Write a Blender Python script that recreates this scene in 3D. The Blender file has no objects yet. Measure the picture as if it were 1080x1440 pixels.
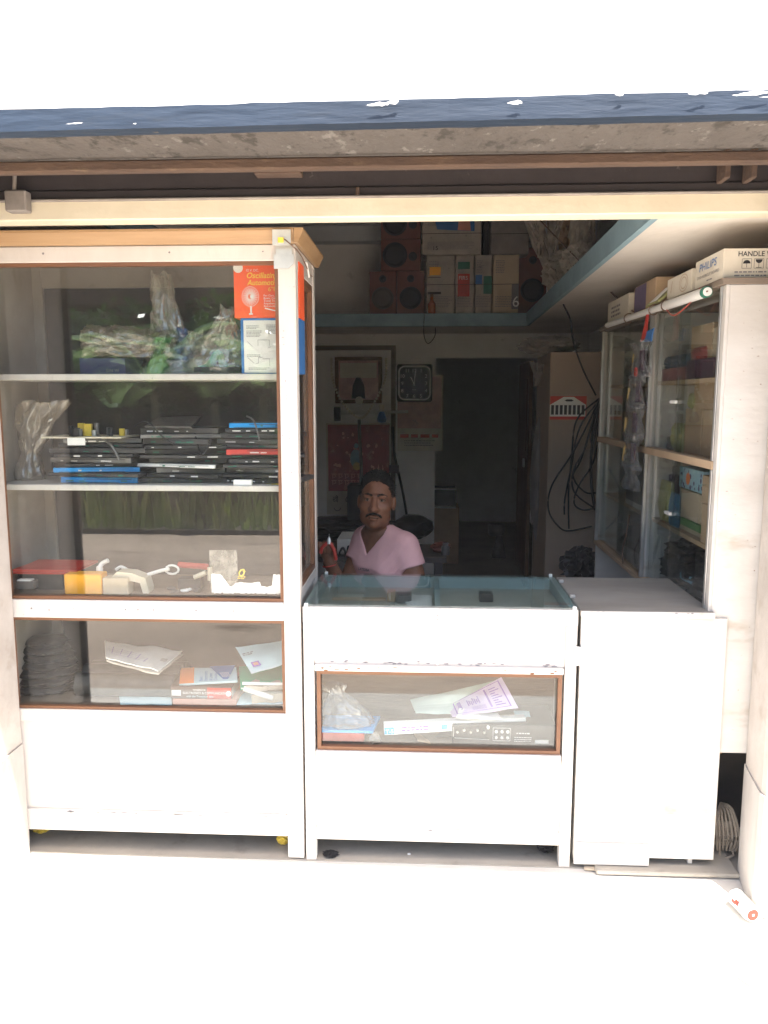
import bpy, bmesh, math, random
import numpy as np
from mathutils import Vector, Matrix, noise, Euler

# ------------------------------------------------------------------ camera, sky, sun, exposure
scene = bpy.context.scene
COL = scene.collection
cam_data = bpy.data.cameras.new('camera')
cam = bpy.data.objects.new('camera', cam_data)
COL.objects.link(cam)
cam.location = (0, -2.64, 1.622)
cam.rotation_euler = (math.radians(82), 0, math.radians(2.9))
cam_data.sensor_fit = 'VERTICAL'
cam_data.sensor_height = 24
cam_data.lens = 18.833
cam_data.clip_start = 0.02
cam_data.clip_end = 400
scene.camera = cam

SUN_EL = math.radians(74.6)
SUN_DIR = Vector((0.39 * math.cos(SUN_EL), -0.92 * math.cos(SUN_EL), math.sin(SUN_EL))).normalized()
world = bpy.data.worlds.new('World')
scene.world = world
world.use_nodes = True
wn = world.node_tree
bg = wn.nodes['Background']
sky = wn.nodes.new('ShaderNodeTexSky')
sky.sky_type = 'NISHITA'
sky.sun_disc = False
sky.sun_elevation = SUN_EL
sky.sun_rotation = math.atan2(SUN_DIR.x, SUN_DIR.y)
sky.dust_density = 4.0
sky.air_density = 1.0
wn.links.new(sky.outputs[0], bg.inputs[0])
bg.inputs[1].default_value = 0.10

sun_data = bpy.data.lights.new('sun', 'SUN')
sun_data.energy = 4.2
sun_data.angle = math.radians(0.53)
sun_data.color = (1.0, 0.972, 0.935)
sun = bpy.data.objects.new('sun', sun_data)
COL.objects.link(sun)
sun.rotation_euler = SUN_DIR.to_track_quat('Z', 'Y').to_euler()
sun.location = (4, -8, 20)

scene.view_settings.view_transform = 'Standard'
scene.view_settings.look = 'None'
scene.view_settings.exposure = 2.70
scene.view_settings.gamma = 1.0
scene.view_settings.use_curve_mapping = False
scene.render.engine = 'CYCLES'
cy = scene.cycles
cy.max_bounces = 16
cy.diffuse_bounces = 10
cy.glossy_bounces = 4
cy.transmission_bounces = 4
cy.transparent_max_bounces = 24
cy.caustics_reflective = False
cy.caustics_refractive = False
cy.sample_clamp_indirect = 6.0
cy.use_denoising = True
try:
    cy.denoiser = 'OPENIMAGEDENOISE'
except Exception:
    pass

rnd = random.Random(7)

# ------------------------------------------------------------------ materials
MATS = {}

def mat(name, c, rough=0.6, c2=None, scale=6.0, bump=0.0, bscale=40.0, metal=0.0, stretch=(1, 1, 1),
        spots=None, lo=0.38, hi=0.66, spec=0.4):
    """Principled material: two colours mixed by noise, optional stain layers, fine relief."""
    m = bpy.data.materials.new(name)
    m.use_nodes = True
    t = m.node_tree
    b = t.nodes['Principled BSDF']
    b.inputs['Roughness'].default_value = rough
    b.inputs['Metallic'].default_value = metal
    b.inputs['Specular IOR Level'].default_value = spec
    tc = t.nodes.new('ShaderNodeTexCoord')
    mp = t.nodes.new('ShaderNodeMapping')
    mp.inputs['Scale'].default_value = stretch
    t.links.new(tc.outputs['Object'], mp.inputs[0])

    def nz(sc, det, l, h, seed=0.0):
        n = t.nodes.new('ShaderNodeTexNoise')
        n.noise_dimensions = '4D'
        n.inputs['W'].default_value = seed
        n.inputs['Scale'].default_value = sc
        n.inputs['Detail'].default_value = det
        n.inputs['Roughness'].default_value = 0.65
        t.links.new(mp.outputs[0], n.inputs['Vector'])
        r = t.nodes.new('ShaderNodeMapRange')
        r.inputs[1].default_value = l
        r.inputs[2].default_value = h
        t.links.new(n.outputs['Fac'], r.inputs[0])
        return r.outputs[0]

    col = None
    if c2 is None:
        c2 = tuple(v * 0.82 for v in c)
    mx = t.nodes.new('ShaderNodeMixRGB')
    mx.inputs[1].default_value = (*c, 1)
    mx.inputs[2].default_value = (*c2, 1)
    t.links.new(nz(scale, 6, lo, hi, len(name) * 1.7), mx.inputs[0])
    col = mx.outputs[0]
    for i, (sc_c, sc_s, l, h) in enumerate(spots or ()):
        m2 = t.nodes.new('ShaderNodeMixRGB')
        m2.inputs[2].default_value = (*sc_c, 1)
        t.links.new(nz(sc_s, 5, l, h, 11.3 * (i + 1)), m2.inputs[0])
        t.links.new(col, m2.inputs[1])
        col = m2.outputs[0]
    t.links.new(col, b.inputs['Base Color'])
    if bump:
        n = t.nodes.new('ShaderNodeTexNoise')
        n.inputs['Scale'].default_value = bscale
        n.inputs['Detail'].default_value = 4
        t.links.new(mp.outputs[0], n.inputs['Vector'])
        bp = t.nodes.new('ShaderNodeBump')
        bp.inputs['Strength'].default_value = bump
        bp.inputs['Distance'].default_value = 0.01
        t.links.new(n.outputs['Fac'], bp.inputs['Height'])
        t.links.new(bp.outputs[0], b.inputs['Normal'])
    MATS[name] = m
    return m

def film(name, tint, body, opacity, gloss, rough, scale=9.0):
    """Thin clear sheet (glass pane, plastic bag): passes light straight through, reflects by angle, carries some dust."""
    m = bpy.data.materials.new(name)
    m.use_nodes = True
    t = m.node_tree
    for n in list(t.nodes):
        if n.type == 'BSDF_PRINCIPLED':
            t.nodes.remove(n)
    out = t.nodes['Material Output']
    tr = t.nodes.new('ShaderNodeBsdfTransparent')
    tr.inputs[0].default_value = (*tint, 1)
    gl = t.nodes.new('ShaderNodeBsdfGlossy')
    gl.inputs['Roughness'].default_value = rough
    df = t.nodes.new('ShaderNodeBsdfDiffuse')
    df.inputs[0].default_value = (*body, 1)
    lw = t.nodes.new('ShaderNodeLayerWeight')
    lw.inputs[0].default_value = 0.5
    pw = t.nodes.new('ShaderNodeMath'); pw.operation = 'POWER'; pw.inputs[1].default_value = 5
    t.links.new(lw.outputs['Facing'], pw.inputs[0])
    ml = t.nodes.new('ShaderNodeMath'); ml.operation = 'MULTIPLY_ADD'
    ml.inputs[1].default_value = 0.9; ml.inputs[2].default_value = gloss
    t.links.new(pw.outputs[0], ml.inputs[0])
    tc = t.nodes.new('ShaderNodeTexCoord')
    n = t.nodes.new('ShaderNodeTexNoise')
    n.inputs['Scale'].default_value = scale
    n.inputs['Detail'].default_value = 7
    t.links.new(tc.outputs['Object'], n.inputs['Vector'])
    r = t.nodes.new('ShaderNodeMapRange')
    r.inputs[1].default_value = 0.35; r.inputs[2].default_value = 0.75
    r.inputs[3].default_value = opacity * 0.45; r.inputs[4].default_value = min(1.0, opacity * 1.8)
    t.links.new(n.outputs['Fac'], r.inputs[0])
    m1 = t.nodes.new('ShaderNodeMixShader')
    t.links.new(r.outputs[0], m1.inputs[0]); t.links.new(tr.outputs[0], m1.inputs[1]); t.links.new(df.outputs[0], m1.inputs[2])
    m2 = t.nodes.new('ShaderNodeMixShader')
    t.links.new(ml.outputs[0], m2.inputs[0]); t.links.new(m1.outputs[0], m2.inputs[1]); t.links.new(gl.outputs[0], m2.inputs[2])
    t.links.new(m2.outputs[0], out.inputs[0])
    MATS[name] = m
    return m

def leaf(name, c, tc_, straw=None):
    """Foliage: sunlit from one side, glowing through from the other."""
    m = bpy.data.materials.new(name)
    m.use_nodes = True
    t = m.node_tree
    b = t.nodes['Principled BSDF']
    g = t.nodes.new('ShaderNodeNewGeometry')
    nz_ = t.nodes.new('ShaderNodeTexNoise'); nz_.inputs['Scale'].default_value = 3.5; nz_.inputs['Detail'].default_value = 5
    t.links.new(g.outputs['Position'], nz_.inputs['Vector'])
    mr = t.nodes.new('ShaderNodeMapRange'); mr.inputs[1].default_value = .40; mr.inputs[2].default_value = .66
    t.links.new(nz_.outputs['Fac'], mr.inputs[0])
    mc = t.nodes.new('ShaderNodeMixRGB')
    mc.inputs[1].default_value = (*c, 1); mc.inputs[2].default_value = (*(straw or tuple(v * .6 for v in c)), 1)
    t.links.new(mr.outputs[0], mc.inputs[0]); t.links.new(mc.outputs[0], b.inputs['Base Color'])
    b.inputs['Roughness'].default_value = .30
    tr = t.nodes.new('ShaderNodeBsdfTranslucent')
    tr.inputs[0].default_value = (*tc_, 1)
    mx = t.nodes.new('ShaderNodeMixShader'); mx.inputs[0].default_value = .4
    t.links.new(b.outputs[0], mx.inputs[1]); t.links.new(tr.outputs[0], mx.inputs[2])
    t.links.new(mx.outputs[0], t.nodes['Material Output'].inputs[0])
    MATS[name] = m
    return m

mat('white_paint', (.60, .565, .525), .55, (.52, .475, .43), 5, .12, 60, spots=[((.33, .25, .18), 14, .64, .80), ((.20, .15, .11), 70, .70, .78)], stretch=(1, 1, .35))
mat('white_ply', (.60, .575, .535), .6, (.50, .465, .42), 4, .15, 50, spots=[((.30, .215, .12), 5, .56, .76), ((.25, .19, .14), 60, .74, .82)], stretch=(.4, 1, 1))
mat('worn_top', (.31, .285, .25), .6, (.22, .20, .17), 6, .2, 50, stretch=(.3, 1, 1), spots=[((.36, .32, .27), 9, .58, .75)])
mat('trim_wood', (.38, .245, .13), .45, (.29, .175, .085), 5, .12, 60, stretch=(.25, 1, 6), spots=[((.22, .10, .04), 24, .70, .80)])
mat('bead_wood', (.19, .088, .042), .5, (.135, .06, .03), 8, .1, 60, stretch=(.3, 1, 1))
mat('raw_wood', (.22, .175, .135), .7, (.15, .115, .085), 7, .2, 40, stretch=(.3, 1, 3))
mat('dark_ply', (.075, .062, .055), .7, (.05, .042, .038), 6)
mat('teal_paint', (.36, .45, .44), .5, (.29, .37, .36), 5)
mat('ply_floor', (.42, .42, .37), .6, (.33, .33, .28), 6)
film('glass', (.95, .97, .96), (.5, .48, .44), .008, .056, .0, 5)
film('green_glass', (.93, .975, .97), (.36, .42, .41), .014, .042, .02, 7)
film('clear_bag', (.94, .93, .90), (.70, .65, .56), .20, .12, .10, 20)
film('tan_bag', (.90, .86, .80), (.62, .53, .42), .26, .10, .12, 20)
film('silver_bag', (.95, .96, .97), (.58, .60, .62), .10, .11, .09, 14)
film('green_bag', (.62, .85, .62), (.08, .34, .11), .34, .09, .12, 14)
film('blue_bag', (.66, .74, .92), (.09, .15, .36), .30, .09, .12, 14)
mat('inner_paint', (.36, .325, .29), .6, (.29, .26, .23), 5, .1, 40, spots=[((.20, .165, .135), 9, .60, .80)])  # cabinet white darkened: the shade inside the cabinet is put into the colour
mat('can_red', (.36, .032, .015), .45)
mat('gold_stick', (.62, .45, .18), .45)
mat('cream_wall', (.62, .57, .45), .8, (.55, .495, .38), 3, .25, 25, spots=[((.40, .34, .26), 16, .70, .85)])
mat('plaster', (.82, .80, .77), .85, (.74, .71, .68), 2.5, .25, 20, spots=[((.30, .28, .26), 6, .64, .85)])
mat('ceiling_paint', (.60, .63, .65), .85, (.52, .55, .57), 2, .2, 20)
mat('loft_white', (.68, .64, .58), .85, (.58, .54, .48), 2.2, .25, 25, spots=[((.36, .32, .28), 5, .66, .88)])
mat('loft_blue', (.25, .37, .42), .75, (.20, .30, .35), 6, .2, 30, spots=[((.45, .47, .46), 18, .70, .85)])
mat('pier_plaster', (.48, .44, .40), .85, (.38, .335, .295), 3, .35, 18, spots=[((.27, .21, .155), 4.5, .55, .78), ((.56, .51, .46), 9, .60, .75), ((.13, .105, .085), 55, .70, .78)])
mat('pier_base', (.46, .43, .40), .6, (.36, .325, .295), 4, .2, 24, stretch=(1, 1, .3), spots=[((.27, .225, .18), 6, .56, .80), ((.14, .115, .09), 40, .70, .80)])
mat('blue_fascia', (.010, .023, .045), .7, (.007, .016, .032), 5, .3, 30, stretch=(.25, 1, 1.5), spots=[((.022, .026, .030), 8, .60, .80), ((.05, .05, .048), 60, .70, .78)])
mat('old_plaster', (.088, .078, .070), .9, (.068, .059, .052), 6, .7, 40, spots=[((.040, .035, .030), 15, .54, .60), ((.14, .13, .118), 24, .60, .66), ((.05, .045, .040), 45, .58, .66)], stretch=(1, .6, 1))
mat('rust', (.085, .052, .034), .85, (.058, .036, .026), 9, .5, 90, stretch=(.4, 1, 1), spots=[((.13, .09, .055), 30, .58, .75)])
mat('dark_steel', (.028, .022, .023), .6, (.020, .016, .017), 7, .3, 30, spots=[((.19, .13, .09), 7, .68, .73), ((.12, .10, .09), 26, .66, .75)])
mat('grey_steel', (.26, .235, .215), .6, (.18, .16, .145), 10, .2, 40, metal=.2)
mat('galvanised', (.62, .62, .58), .4, (.50, .50, .47), 9, metal=.5)
mat('aluminium', (.60, .59, .57), .38, (.46, .45, .43), 9, metal=.7)
mat('floor_cement', (.37, .335, .28), .75, (.30, .27, .225), 3, .25, 30, spots=[((.20, .175, .145), 8, .58, .78)])
mat('apron_cement', (.58, .55, .50), .9, (.50, .47, .42), 2, .3, 30)
mat('dirt_road', (.42, .34, .27), .95, (.30, .24, .19), .9, .6, 12, spots=[((.17, .13, .10), 2.2, .58, .70), ((.50, .42, .34), 5, .62, .72)], stretch=(.5, 1.4, 1))
mat('soil', (.10, .085, .065), .95, (.07, .06, .045), 2, .5, 10)
mat('black_plastic', (.022, .022, .024), .4, (.035, .035, .036), 10)
mat('chassis', (.075, .072, .070), .5, (.050, .048, .047), 14, .2, 60, metal=.3, spots=[((.16, .15, .14), 22, .66, .78)])
mat('chassis_light', (.20, .19, .18), .45, (.14, .13, .125), 14, .2, 60, metal=.4)
mat('cyan_plastic', (.02, .27, .62), .35, (.015, .21, .52), 8)
mat('red_plastic', (.52, .055, .04), .45, (.42, .04, .03), 8)
mat('orange_box', (.83, .12, .035), .5, (.76, .10, .03), 5)
mat('amber_box', (.90, .42, .03), .5, (.84, .37, .03), 5)
mat('yellow', (.86, .62, .08), .5)
mat('white', (.80, .79, .76), .5, (.74, .73, .70), 9)
mat('cream_plastic', (.66, .60, .47), .45, (.58, .52, .40), 9)
mat('white_print', (.82, .80, .77), .7)
mat('yellow_print', (.90, .58, .07), .7)
mat('black_print', (.03, .03, .035), .7)
mat('grey_print', (.22, .21, .22), .7)
mat('red_print', (.50, .06, .04), .7)
mat('blue_print', (.04, .16, .42), .6)
mat('purple_print', (.26, .12, .48), .7)
mat('navy_print', (.035, .032, .12), .6)
mat('green_print', (.03, .17, .11), .7)
mat('orange_print', (.85, .24, .06), .7)
mat('paper', (.72, .70, .66), .8, (.64, .62, .58), 7)
mat('newsprint', (.46, .42, .37), .85, (.36, .33, .29), 9, .2, 20, spots=[((.20, .19, .18), 55, .60, .70)])
mat('newsprint_dark', (.28, .25, .23), .85, (.20, .18, .17), 9, .2, 20)
mat('blue_paper', (.50, .66, .70), .75, (.44, .58, .62), 7)
mat('green_paper', (.60, .68, .60), .75, (.52, .62, .54), 7)
mat('purple_paper', (.62, .50, .70), .75, (.72, .52, .64), 4)
mat('mint_card', (.06, .42, .24), .6, (.05, .36, .20), 6)
mat('cardboard', (.47, .34, .22), .8, (.39, .275, .175), 5, .15, 40)
mat('cardboard_pale', (.55, .46, .34), .8, (.47, .38, .27), 5, .15, 40)
mat('carton_white', (.66, .62, .53), .75, (.57, .52, .43), 5, .15, 40, spots=[((.42, .33, .22), 9, .66, .82)])
mat('speaker_red', (.15, .048, .036), .55, (.13, .038, .027), 7)
mat('cone_black', (.020, .020, .022), .7)
mat('cone_grey', (.10, .085, .075), .8)
mat('amber_glass', (.35, .09, .02), .15, (.30, .07, .015), 5)
mat('rag', (.58, .53, .46), .95, (.42, .38, .33), 14, .5, 40)
mat('cable', (.018, .017, .018), .5)
mat('mauve_print', (.15, .115, .20), .7)
mat('wire_brown', (.16, .10, .07), .6)
mat('wire_red', (.45, .08, .05), .6)
mat('poster_red', (.36, .085, .08), .6, (.26, .055, .06), 6, spots=[((.44, .22, .16), 11, .56, .70), ((.20, .10, .12), 17, .60, .70)])
mat('calendar_art', (.64, .44, .40), .7, (.48, .31, .29), 12, spots=[((.62, .46, .40), 14, .56, .66), ((.26, .28, .28), 13, .60, .70)])
mat('skin', (.190, .083, .045), .5, (.135, .056, .030), 26, .15, 160, spec=.35)
mat('lip', (.15, .062, .048), .5)
mat('hair', (.006, .0055, .0055), .75, (.012, .011, .010), 60, .8, 160, spec=.12)
mat('eye_white', (.13, .105, .09), .35)
mat('eye_dark', (.012, .008, .006), .2)
mat('pink_shirt', (.70, .41, .40), .85, (.62, .35, .345), 9, .3, 26, spec=.15)
mat('trousers', (.04, .045, .06), .85)
mat('rope', (.36, .30, .235), .9, (.28, .23, .18), 30, .4, 90)
mat('door_dark', (.22, .20, .195), .8, (.17, .155, .15), 5)
mat('board_tan', (.33, .25, .19), .7, (.31, .235, .18), 3.5, .1, 30, spots=[((.20, .15, .12), 5, .66, .85)])
leaf('banana_leaf', (.19, .29, .15), (.28, .42, .17), (.09, .17, .07))
leaf('leaf_dark', (.04, .10, .03), (.07, .16, .03))
leaf('grass', (.18, .27, .08), (.30, .40, .10), (.36, .33, .17))
mat('stem', (.14, .13, .06), .7)
mat('bark', (.09, .065, .045), .9)
mat('tin_roof', (.16, .11, .09), .7, (.11, .08, .07), 3)
mat('mud_wall', (.16, .115, .09), .9, (.12, .09, .07), 3)

# ------------------------------------------------------------------ mesh helpers (all shapes are given in world metres)
def box(bm, x0, x1, y0, y1, z0, z1, bev=0.0):
    vs = [bm.verts.new(p) for p in ((x0, y0, z0), (x1, y0, z0), (x1, y1, z0), (x0, y1, z0),
                                    (x0, y0, z1), (x1, y0, z1), (x1, y1, z1), (x0, y1, z1))]
    fs = [bm.faces.new([vs[i] for i in f]) for f in ((0, 3, 2, 1), (4, 5, 6, 7), (0, 1, 5, 4), (1, 2, 6, 5), (2, 3, 7, 6), (3, 0, 4, 7))]
    if bev > 0:
        es = set()
        for f in fs:
            es.update(f.edges)
        bmesh.ops.bevel(bm, geom=list(es), offset=bev, segments=1, affect='EDGES')
    return bm

def B(x0, x1, y0, y1, z0, z1, bev=0.0):
    return box(bmesh.new(), x0, x1, y0, y1, z0, z1, bev)

def fb(x0, x1, z0, z1, y0, y1, bev=0.0):
    return box(bmesh.new(), x0, x1, y0, y1, z0, z1, bev)

def sb(y0, y1, z0, z1, x0, x1, bev=0.0):
    return box(bmesh.new(), x0, x1, y0, y1, z0, z1, bev)

def tube(bm, pts, r, n=6, cap=True):
    pts = [Vector(p) for p in pts]
    rs = r if isinstance(r, (list, tuple)) else [r] * len(pts)
    rings = []
    for i, p in enumerate(pts):
        a = pts[max(i - 1, 0)]; b = pts[min(i + 1, len(pts) - 1)]
        d = (b - a).normalized() if (b - a).length > 1e-9 else Vector((0, 0, 1))
        u = d.cross(Vector((0, 0, 1)))
        if u.length < 0.05:
            u = d.cross(Vector((1, 0, 0)))
        u.normalize(); v = d.cross(u)
        rings.append([bm.verts.new(p + (u * math.cos(2 * math.pi * k / n) + v * math.sin(2 * math.pi * k / n)) * rs[i]) for k in range(n)])
    for a, b in zip(rings, rings[1:]):
        for k in range(n):
            bm.faces.new((a[k], a[(k + 1) % n], b[(k + 1) % n], b[k]))
    if cap:
        bm.faces.new(rings[0][::-1]); bm.faces.new(rings[-1])
    return bm

def T(pts, r, n=6):
    return tube(bmesh.new(), pts, r, n)

def smooth_path(pts, sub=8):
    P = [Vector(p) for p in pts]
    out = []
    for i in range(len(P) - 1):
        p0, p1, p2, p3 = P[max(i - 1, 0)], P[i], P[i + 1], P[min(i + 2, len(P) - 1)]
        for k in range(sub):
            t = k / sub
            out.append(0.5 * ((2 * p1) + (p2 - p0) * t + (2 * p0 - 5 * p1 + 4 * p2 - p3) * t * t + (3 * p1 - p0 - 3 * p2 + p3) * t ** 3))
    out.append(P[-1])
    return out

def lathe(bm, prof, c, n=20, axis='z'):
    """prof: (radius, height) pairs turned round an axis through c."""
    rings = []
    for r, h in prof:
        ring = []
        for k in range(n):
            a = 2 * math.pi * k / n
            q = (r * math.cos(a), r * math.sin(a))
            if axis == 'z':
                p = (c[0] + q[0], c[1] + q[1], c[2] + h)
            elif axis == 'y':
                p = (c[0] + q[0], c[1] + h, c[2] + q[1])
            else:
                p = (c[0] + h, c[1] + q[0], c[2] + q[1])
            ring.append(bm.verts.new(p))
        rings.append(ring)
    for a, b in zip(rings, rings[1:]):
        for k in range(n):
            bm.faces.new((a[k], a[(k + 1) % n], b[(k + 1) % n], b[k]))
    bm.faces.new(rings[0]); bm.faces.new(rings[-1])
    return bm

def L(prof, c, n=20, axis='z'):
    return lathe(bmesh.new(), prof, c, n, axis)

def patch(c00, c10, c11, c01, nu=10, nv=8, wave=0.0, freq=6.0, seed=0.0, th=0.0012, curl=None):
    """A sheet over four corners with waves and a real thickness."""
    bm = bmesh.new()
    c00, c10, c11, c01 = map(Vector, (c00, c10, c11, c01))
    nrm = (c10 - c00).cross(c01 - c00).normalized()
    top, bot = [], []
    for j in range(nv + 1):
        rt, rb = [], []
        for i in range(nu + 1):
            u, v = i / nu, j / nv
            p = c00 * (1 - u) * (1 - v) + c10 * u * (1 - v) + c11 * u * v + c01 * (1 - u) * v
            w = wave * noise.noise(Vector((u * freq + seed, v * freq * .7, seed * 2.3)))
            if curl:
                w += curl(u, v)
            rt.append(bm.verts.new(p + nrm * (w + th / 2))); rb.append(bm.verts.new(p + nrm * (w - th / 2)))
        top.append(rt); bot.append(rb)
    for j in range(nv):
        for i in range(nu):
            bm.faces.new((top[j][i], top[j][i + 1], top[j + 1][i + 1], top[j + 1][i]))
            bm.faces.new((bot[j][i], bot[j + 1][i], bot[j + 1][i + 1], bot[j][i + 1]))
    for i in range(nu):
        bm.faces.new((top[0][i], bot[0][i], bot[0][i + 1], top[0][i + 1]))
        bm.faces.new((top[nv][i], top[nv][i + 1], bot[nv][i + 1], bot[nv][i]))
    for j in range(nv):
        bm.faces.new((top[j][0], top[j + 1][0], bot[j + 1][0], bot[j][0]))
        bm.faces.new((top[j][nu], bot[j][nu], bot[j + 1][nu], top[j + 1][nu]))
    return bm

def crumple(c, r, seed=0.0, amp=0.22, sub=4, shape=None, fr=1.0):
    """A crumpled bag: a ball stretched to radii r, folded by ridged noise; shape(u) scales the section by height 0..1."""
    bm = bmesh.new()
    bmesh.ops.create_icosphere(bm, subdivisions=sub, radius=1.0)
    for v in bm.verts:
        d = v.co.copy()
        k = 1.0
        q = Vector((d.x * 1.7 * fr + seed, d.y * 1.7 * fr, d.z * 1.3 * fr + seed * .7))
        k += amp * (1 - 2 * abs(noise.noise(q))) - amp * .5
        k += amp * .5 * (1 - 2 * abs(noise.noise(q * 2.6))) - amp * .25
        k += amp * .30 * (1 - 2 * abs(noise.noise(q * 5.3))) - amp * .15
        k += amp * .12 * noise.noise(q * 11)
        s = 1.0
        if shape:
            s = shape(d.z * .5 + .5)
        v.co = Vector((c[0] + d.x * r[0] * k * s, c[1] + d.y * r[1] * k * s, c[2] + d.z * r[2] * (k * .35 + .65)))
    zmin = c[2] - r[2]
    for v in bm.verts:
        if v.co.z < zmin + .12 * r[2]:
            v.co.z = zmin + .03 * (v.co.z - zmin)
    return bm

def gathered(c, r, h, seed, pinch=.25, at=.75, flare=.6, folds=9, amp=.30, lean=(0, 0), axis='z', nu=64, nv=26):
    """A thin bag gathered towards one end: pleated skin, wide at the base, pinched, then flaring loose."""
    bm = bmesh.new()
    rg_ = random.Random(int(seed * 100))
    ph = [rg_.uniform(0, 6.28) for _ in range(4)]
    rings = []
    for j in range(nv + 1):
        v = j / nv
        if v < at:
            s = 1 - (1 - pinch) * (v / at) ** 1.6
        else:
            s = pinch + (flare - pinch) * ((v - at) / (1 - at)) ** .8
        ring = []
        for i in range(nu):
            a = 2 * math.pi * i / nu
            q = Vector((math.cos(a) * 1.6 + seed, math.sin(a) * 1.6, v * 3.2 + seed))
            k = 1 + amp * (.25 + v) * (abs(math.sin(folds * .5 * a + ph[0] + 2.2 * noise.noise(q))) - .5)
            k += amp * 1.1 * (.5 - abs(noise.noise(q * 1.7))) + amp * .6 * (.25 - abs(noise.noise(q * 4.1)))
            dz = .10 * h * noise.noise(q * 1.2) * (v if v > .3 else .3 * v)
            x, y = math.cos(a) * r[0] * s * k + lean[0] * v * v, math.sin(a) * r[1] * s * k + lean[1] * v * v
            z = v * h + dz
            p = (c[0] + x, c[1] + y, c[2] + z) if axis == 'z' else (c[0] + z, c[1] + y, c[2] + max(x + r[0] * .8, .002))
            ring.append(bm.verts.new(p))
        rings.append(ring)
    for a, b in zip(rings, rings[1:]):
        for i in range(nu):
            bm.faces.new((a[i], a[(i + 1) % nu], b[(i + 1) % nu], b[i]))
    bm.faces.new(rings[0])
    for f in bm.faces:
        f.smooth = True
    return bm

class Fr:
    """A flat frame to draw print in: origin, right, up, outward normal."""
    def __init__(s, o, u=(1, 0, 0), v=(0, 0, 1), n=(0, -1, 0)):
        s.o, s.u, s.v, s.n = Vector(o), Vector(u).normalized(), Vector(v).normalized(), Vector(n).normalized()
    def p(s, a, b, e=0.0008):
        return s.o + s.u * a + s.v * b + s.n * e

def rect(bm, F, a0, b0, a1, b1, e=.0008):
    bm.faces.new([bm.verts.new(F.p(*q, e)) for q in ((a0, b0), (a1, b0), (a1, b1), (a0, b1))]); return bm

def poly(bm, F, pts, e=.0008):
    bm.faces.new([bm.verts.new(F.p(*q, e)) for q in pts]); return bm

def disc(bm, F, a, b, r, n=18, e=.0008, r2=None):
    return poly(bm, F, [(a + r * math.cos(2 * math.pi * k / n), b + (r2 or r) * math.sin(2 * math.pi * k / n)) for k in range(n)], e)

def line(bm, F, p, q, w, e=.0010):
    p, q = Vector(p), Vector(q)
    d = (q - p)
    if d.length < 1e-7:
        return bm
    d.normalize(); m = Vector((-d.y, d.x)) * w / 2
    return poly(bm, F, [p - m, q - m, q + m, p + m], e)

def pline(bm, F, pts, w, e=.0010):
    for a, b in zip(pts, pts[1:]):
        line(bm, F, a, b, w, e)
    return bm

def dashes(bm, F, a0, a1, b0, rows, pitch, h, seed=1, e=.0008):
    """Rows of small word-like bars for print too fine to read."""
    r = random.Random(seed)
    for k in range(rows):
        a = a0; b = b0 - k * pitch
        end = a1 - r.random() * (a1 - a0) * .25
        while a < end:
            w = h * (1.0 + 3.0 * r.random())
            rect(bm, F, a, b - h, min(a + w, a1), b, e)
            a += w + h * .8
    return bm

# ------------------------------------------------------------------ object helpers
def wloc(o):
    v = Vector((0, 0, 0))
    while o is not None:
        v += o.location; o = o.parent
    return v

def thing(name, label, cat, loc=(0, 0, 0), group=None):
    o = bpy.data.objects.new(name, None)
    o.empty_display_size = .05
    COL.objects.link(o)
    o.location = loc
    o['label'] = label; o['category'] = cat
    if group:
        o['group'] = group
    return o

def shade(me, ang=35):
    me.polygons.foreach_set('use_smooth', [True] * len(me.polygons))
    try:
        me.set_sharp_from_angle(angle=math.radians(ang))
    except Exception:
        pass

def part(name, bm, m, parent=None, smooth=False, origin=None, fix=True):
    """Link bm as one mesh object; its vertices are in world metres and are moved to sit under the parent."""
    if fix:
        bmesh.ops.recalc_face_normals(bm, faces=bm.faces[:])
    base = wloc(parent) if parent is not None else Vector((0, 0, 0))
    if origin is None:
        xs = [v.co for v in bm.verts]
        lo = Vector([min(c[i] for c in xs) for i in range(3)]); hi = Vector([max(c[i] for c in xs) for i in range(3)])
        origin = Vector(((lo.x + hi.x) / 2, (lo.y + hi.y) / 2, lo.z))
    origin = Vector(origin)
    for v in bm.verts:
        v.co -= origin
    me = bpy.data.meshes.new(name)
    bm.to_mesh(me); bm.free()
    if smooth:
        shade(me)
    me.materials.append(MATS[m])
    o = bpy.data.objects.new(name, me)
    COL.objects.link(o)
    o.parent = parent
    o.location = origin - base
    if name in ('print', 'small_print', 'scar', 'nail', 'address', 'marking', 'slot', 'heading', 'diagram', 'garland', 'dark_bars', 'stripes', 'dots'):
        o['kind'] = 'stuff'      # marks too small to pick apart
    return o

def solo(name, bm, m, label, cat, group=None, smooth=False):
    o = part(name, bm, m, None, smooth)
    o['label'] = label; o['category'] = cat
    if group:
        o['group'] = group
    return o

def struct(name, bm, m, parent=None, smooth=False):
    o = part(name, bm, m, parent, smooth)
    if parent is None:
        o['kind'] = 'structure'
    return o

def text(name, s, F, a, b, size, m, parent, shear=0.0, align='LEFT', sx=1.0, e=.0011, bold=0.0):
    cu = bpy.data.curves.new('lettering', 'FONT')
    cu.body = s; cu.size = size; cu.shear = shear; cu.align_x = align; cu.offset = bold
    cu.resolution_u = 3
    ob = bpy.data.objects.new('lettering', cu)
    COL.objects.link(ob)
    dg = bpy.context.evaluated_depsgraph_get()
    me = bpy.data.meshes.new_from_object(ob.evaluated_get(dg))
    bpy.data.objects.remove(ob); bpy.data.curves.remove(cu)
    bm = bmesh.new(); bm.from_mesh(me); bpy.data.meshes.remove(me)
    for v in bm.verts:
        v.co = F.p(a + v.co.x * sx, b + v.co.y, e)
    return part(name, bm, m, parent, fix=False)

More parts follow.
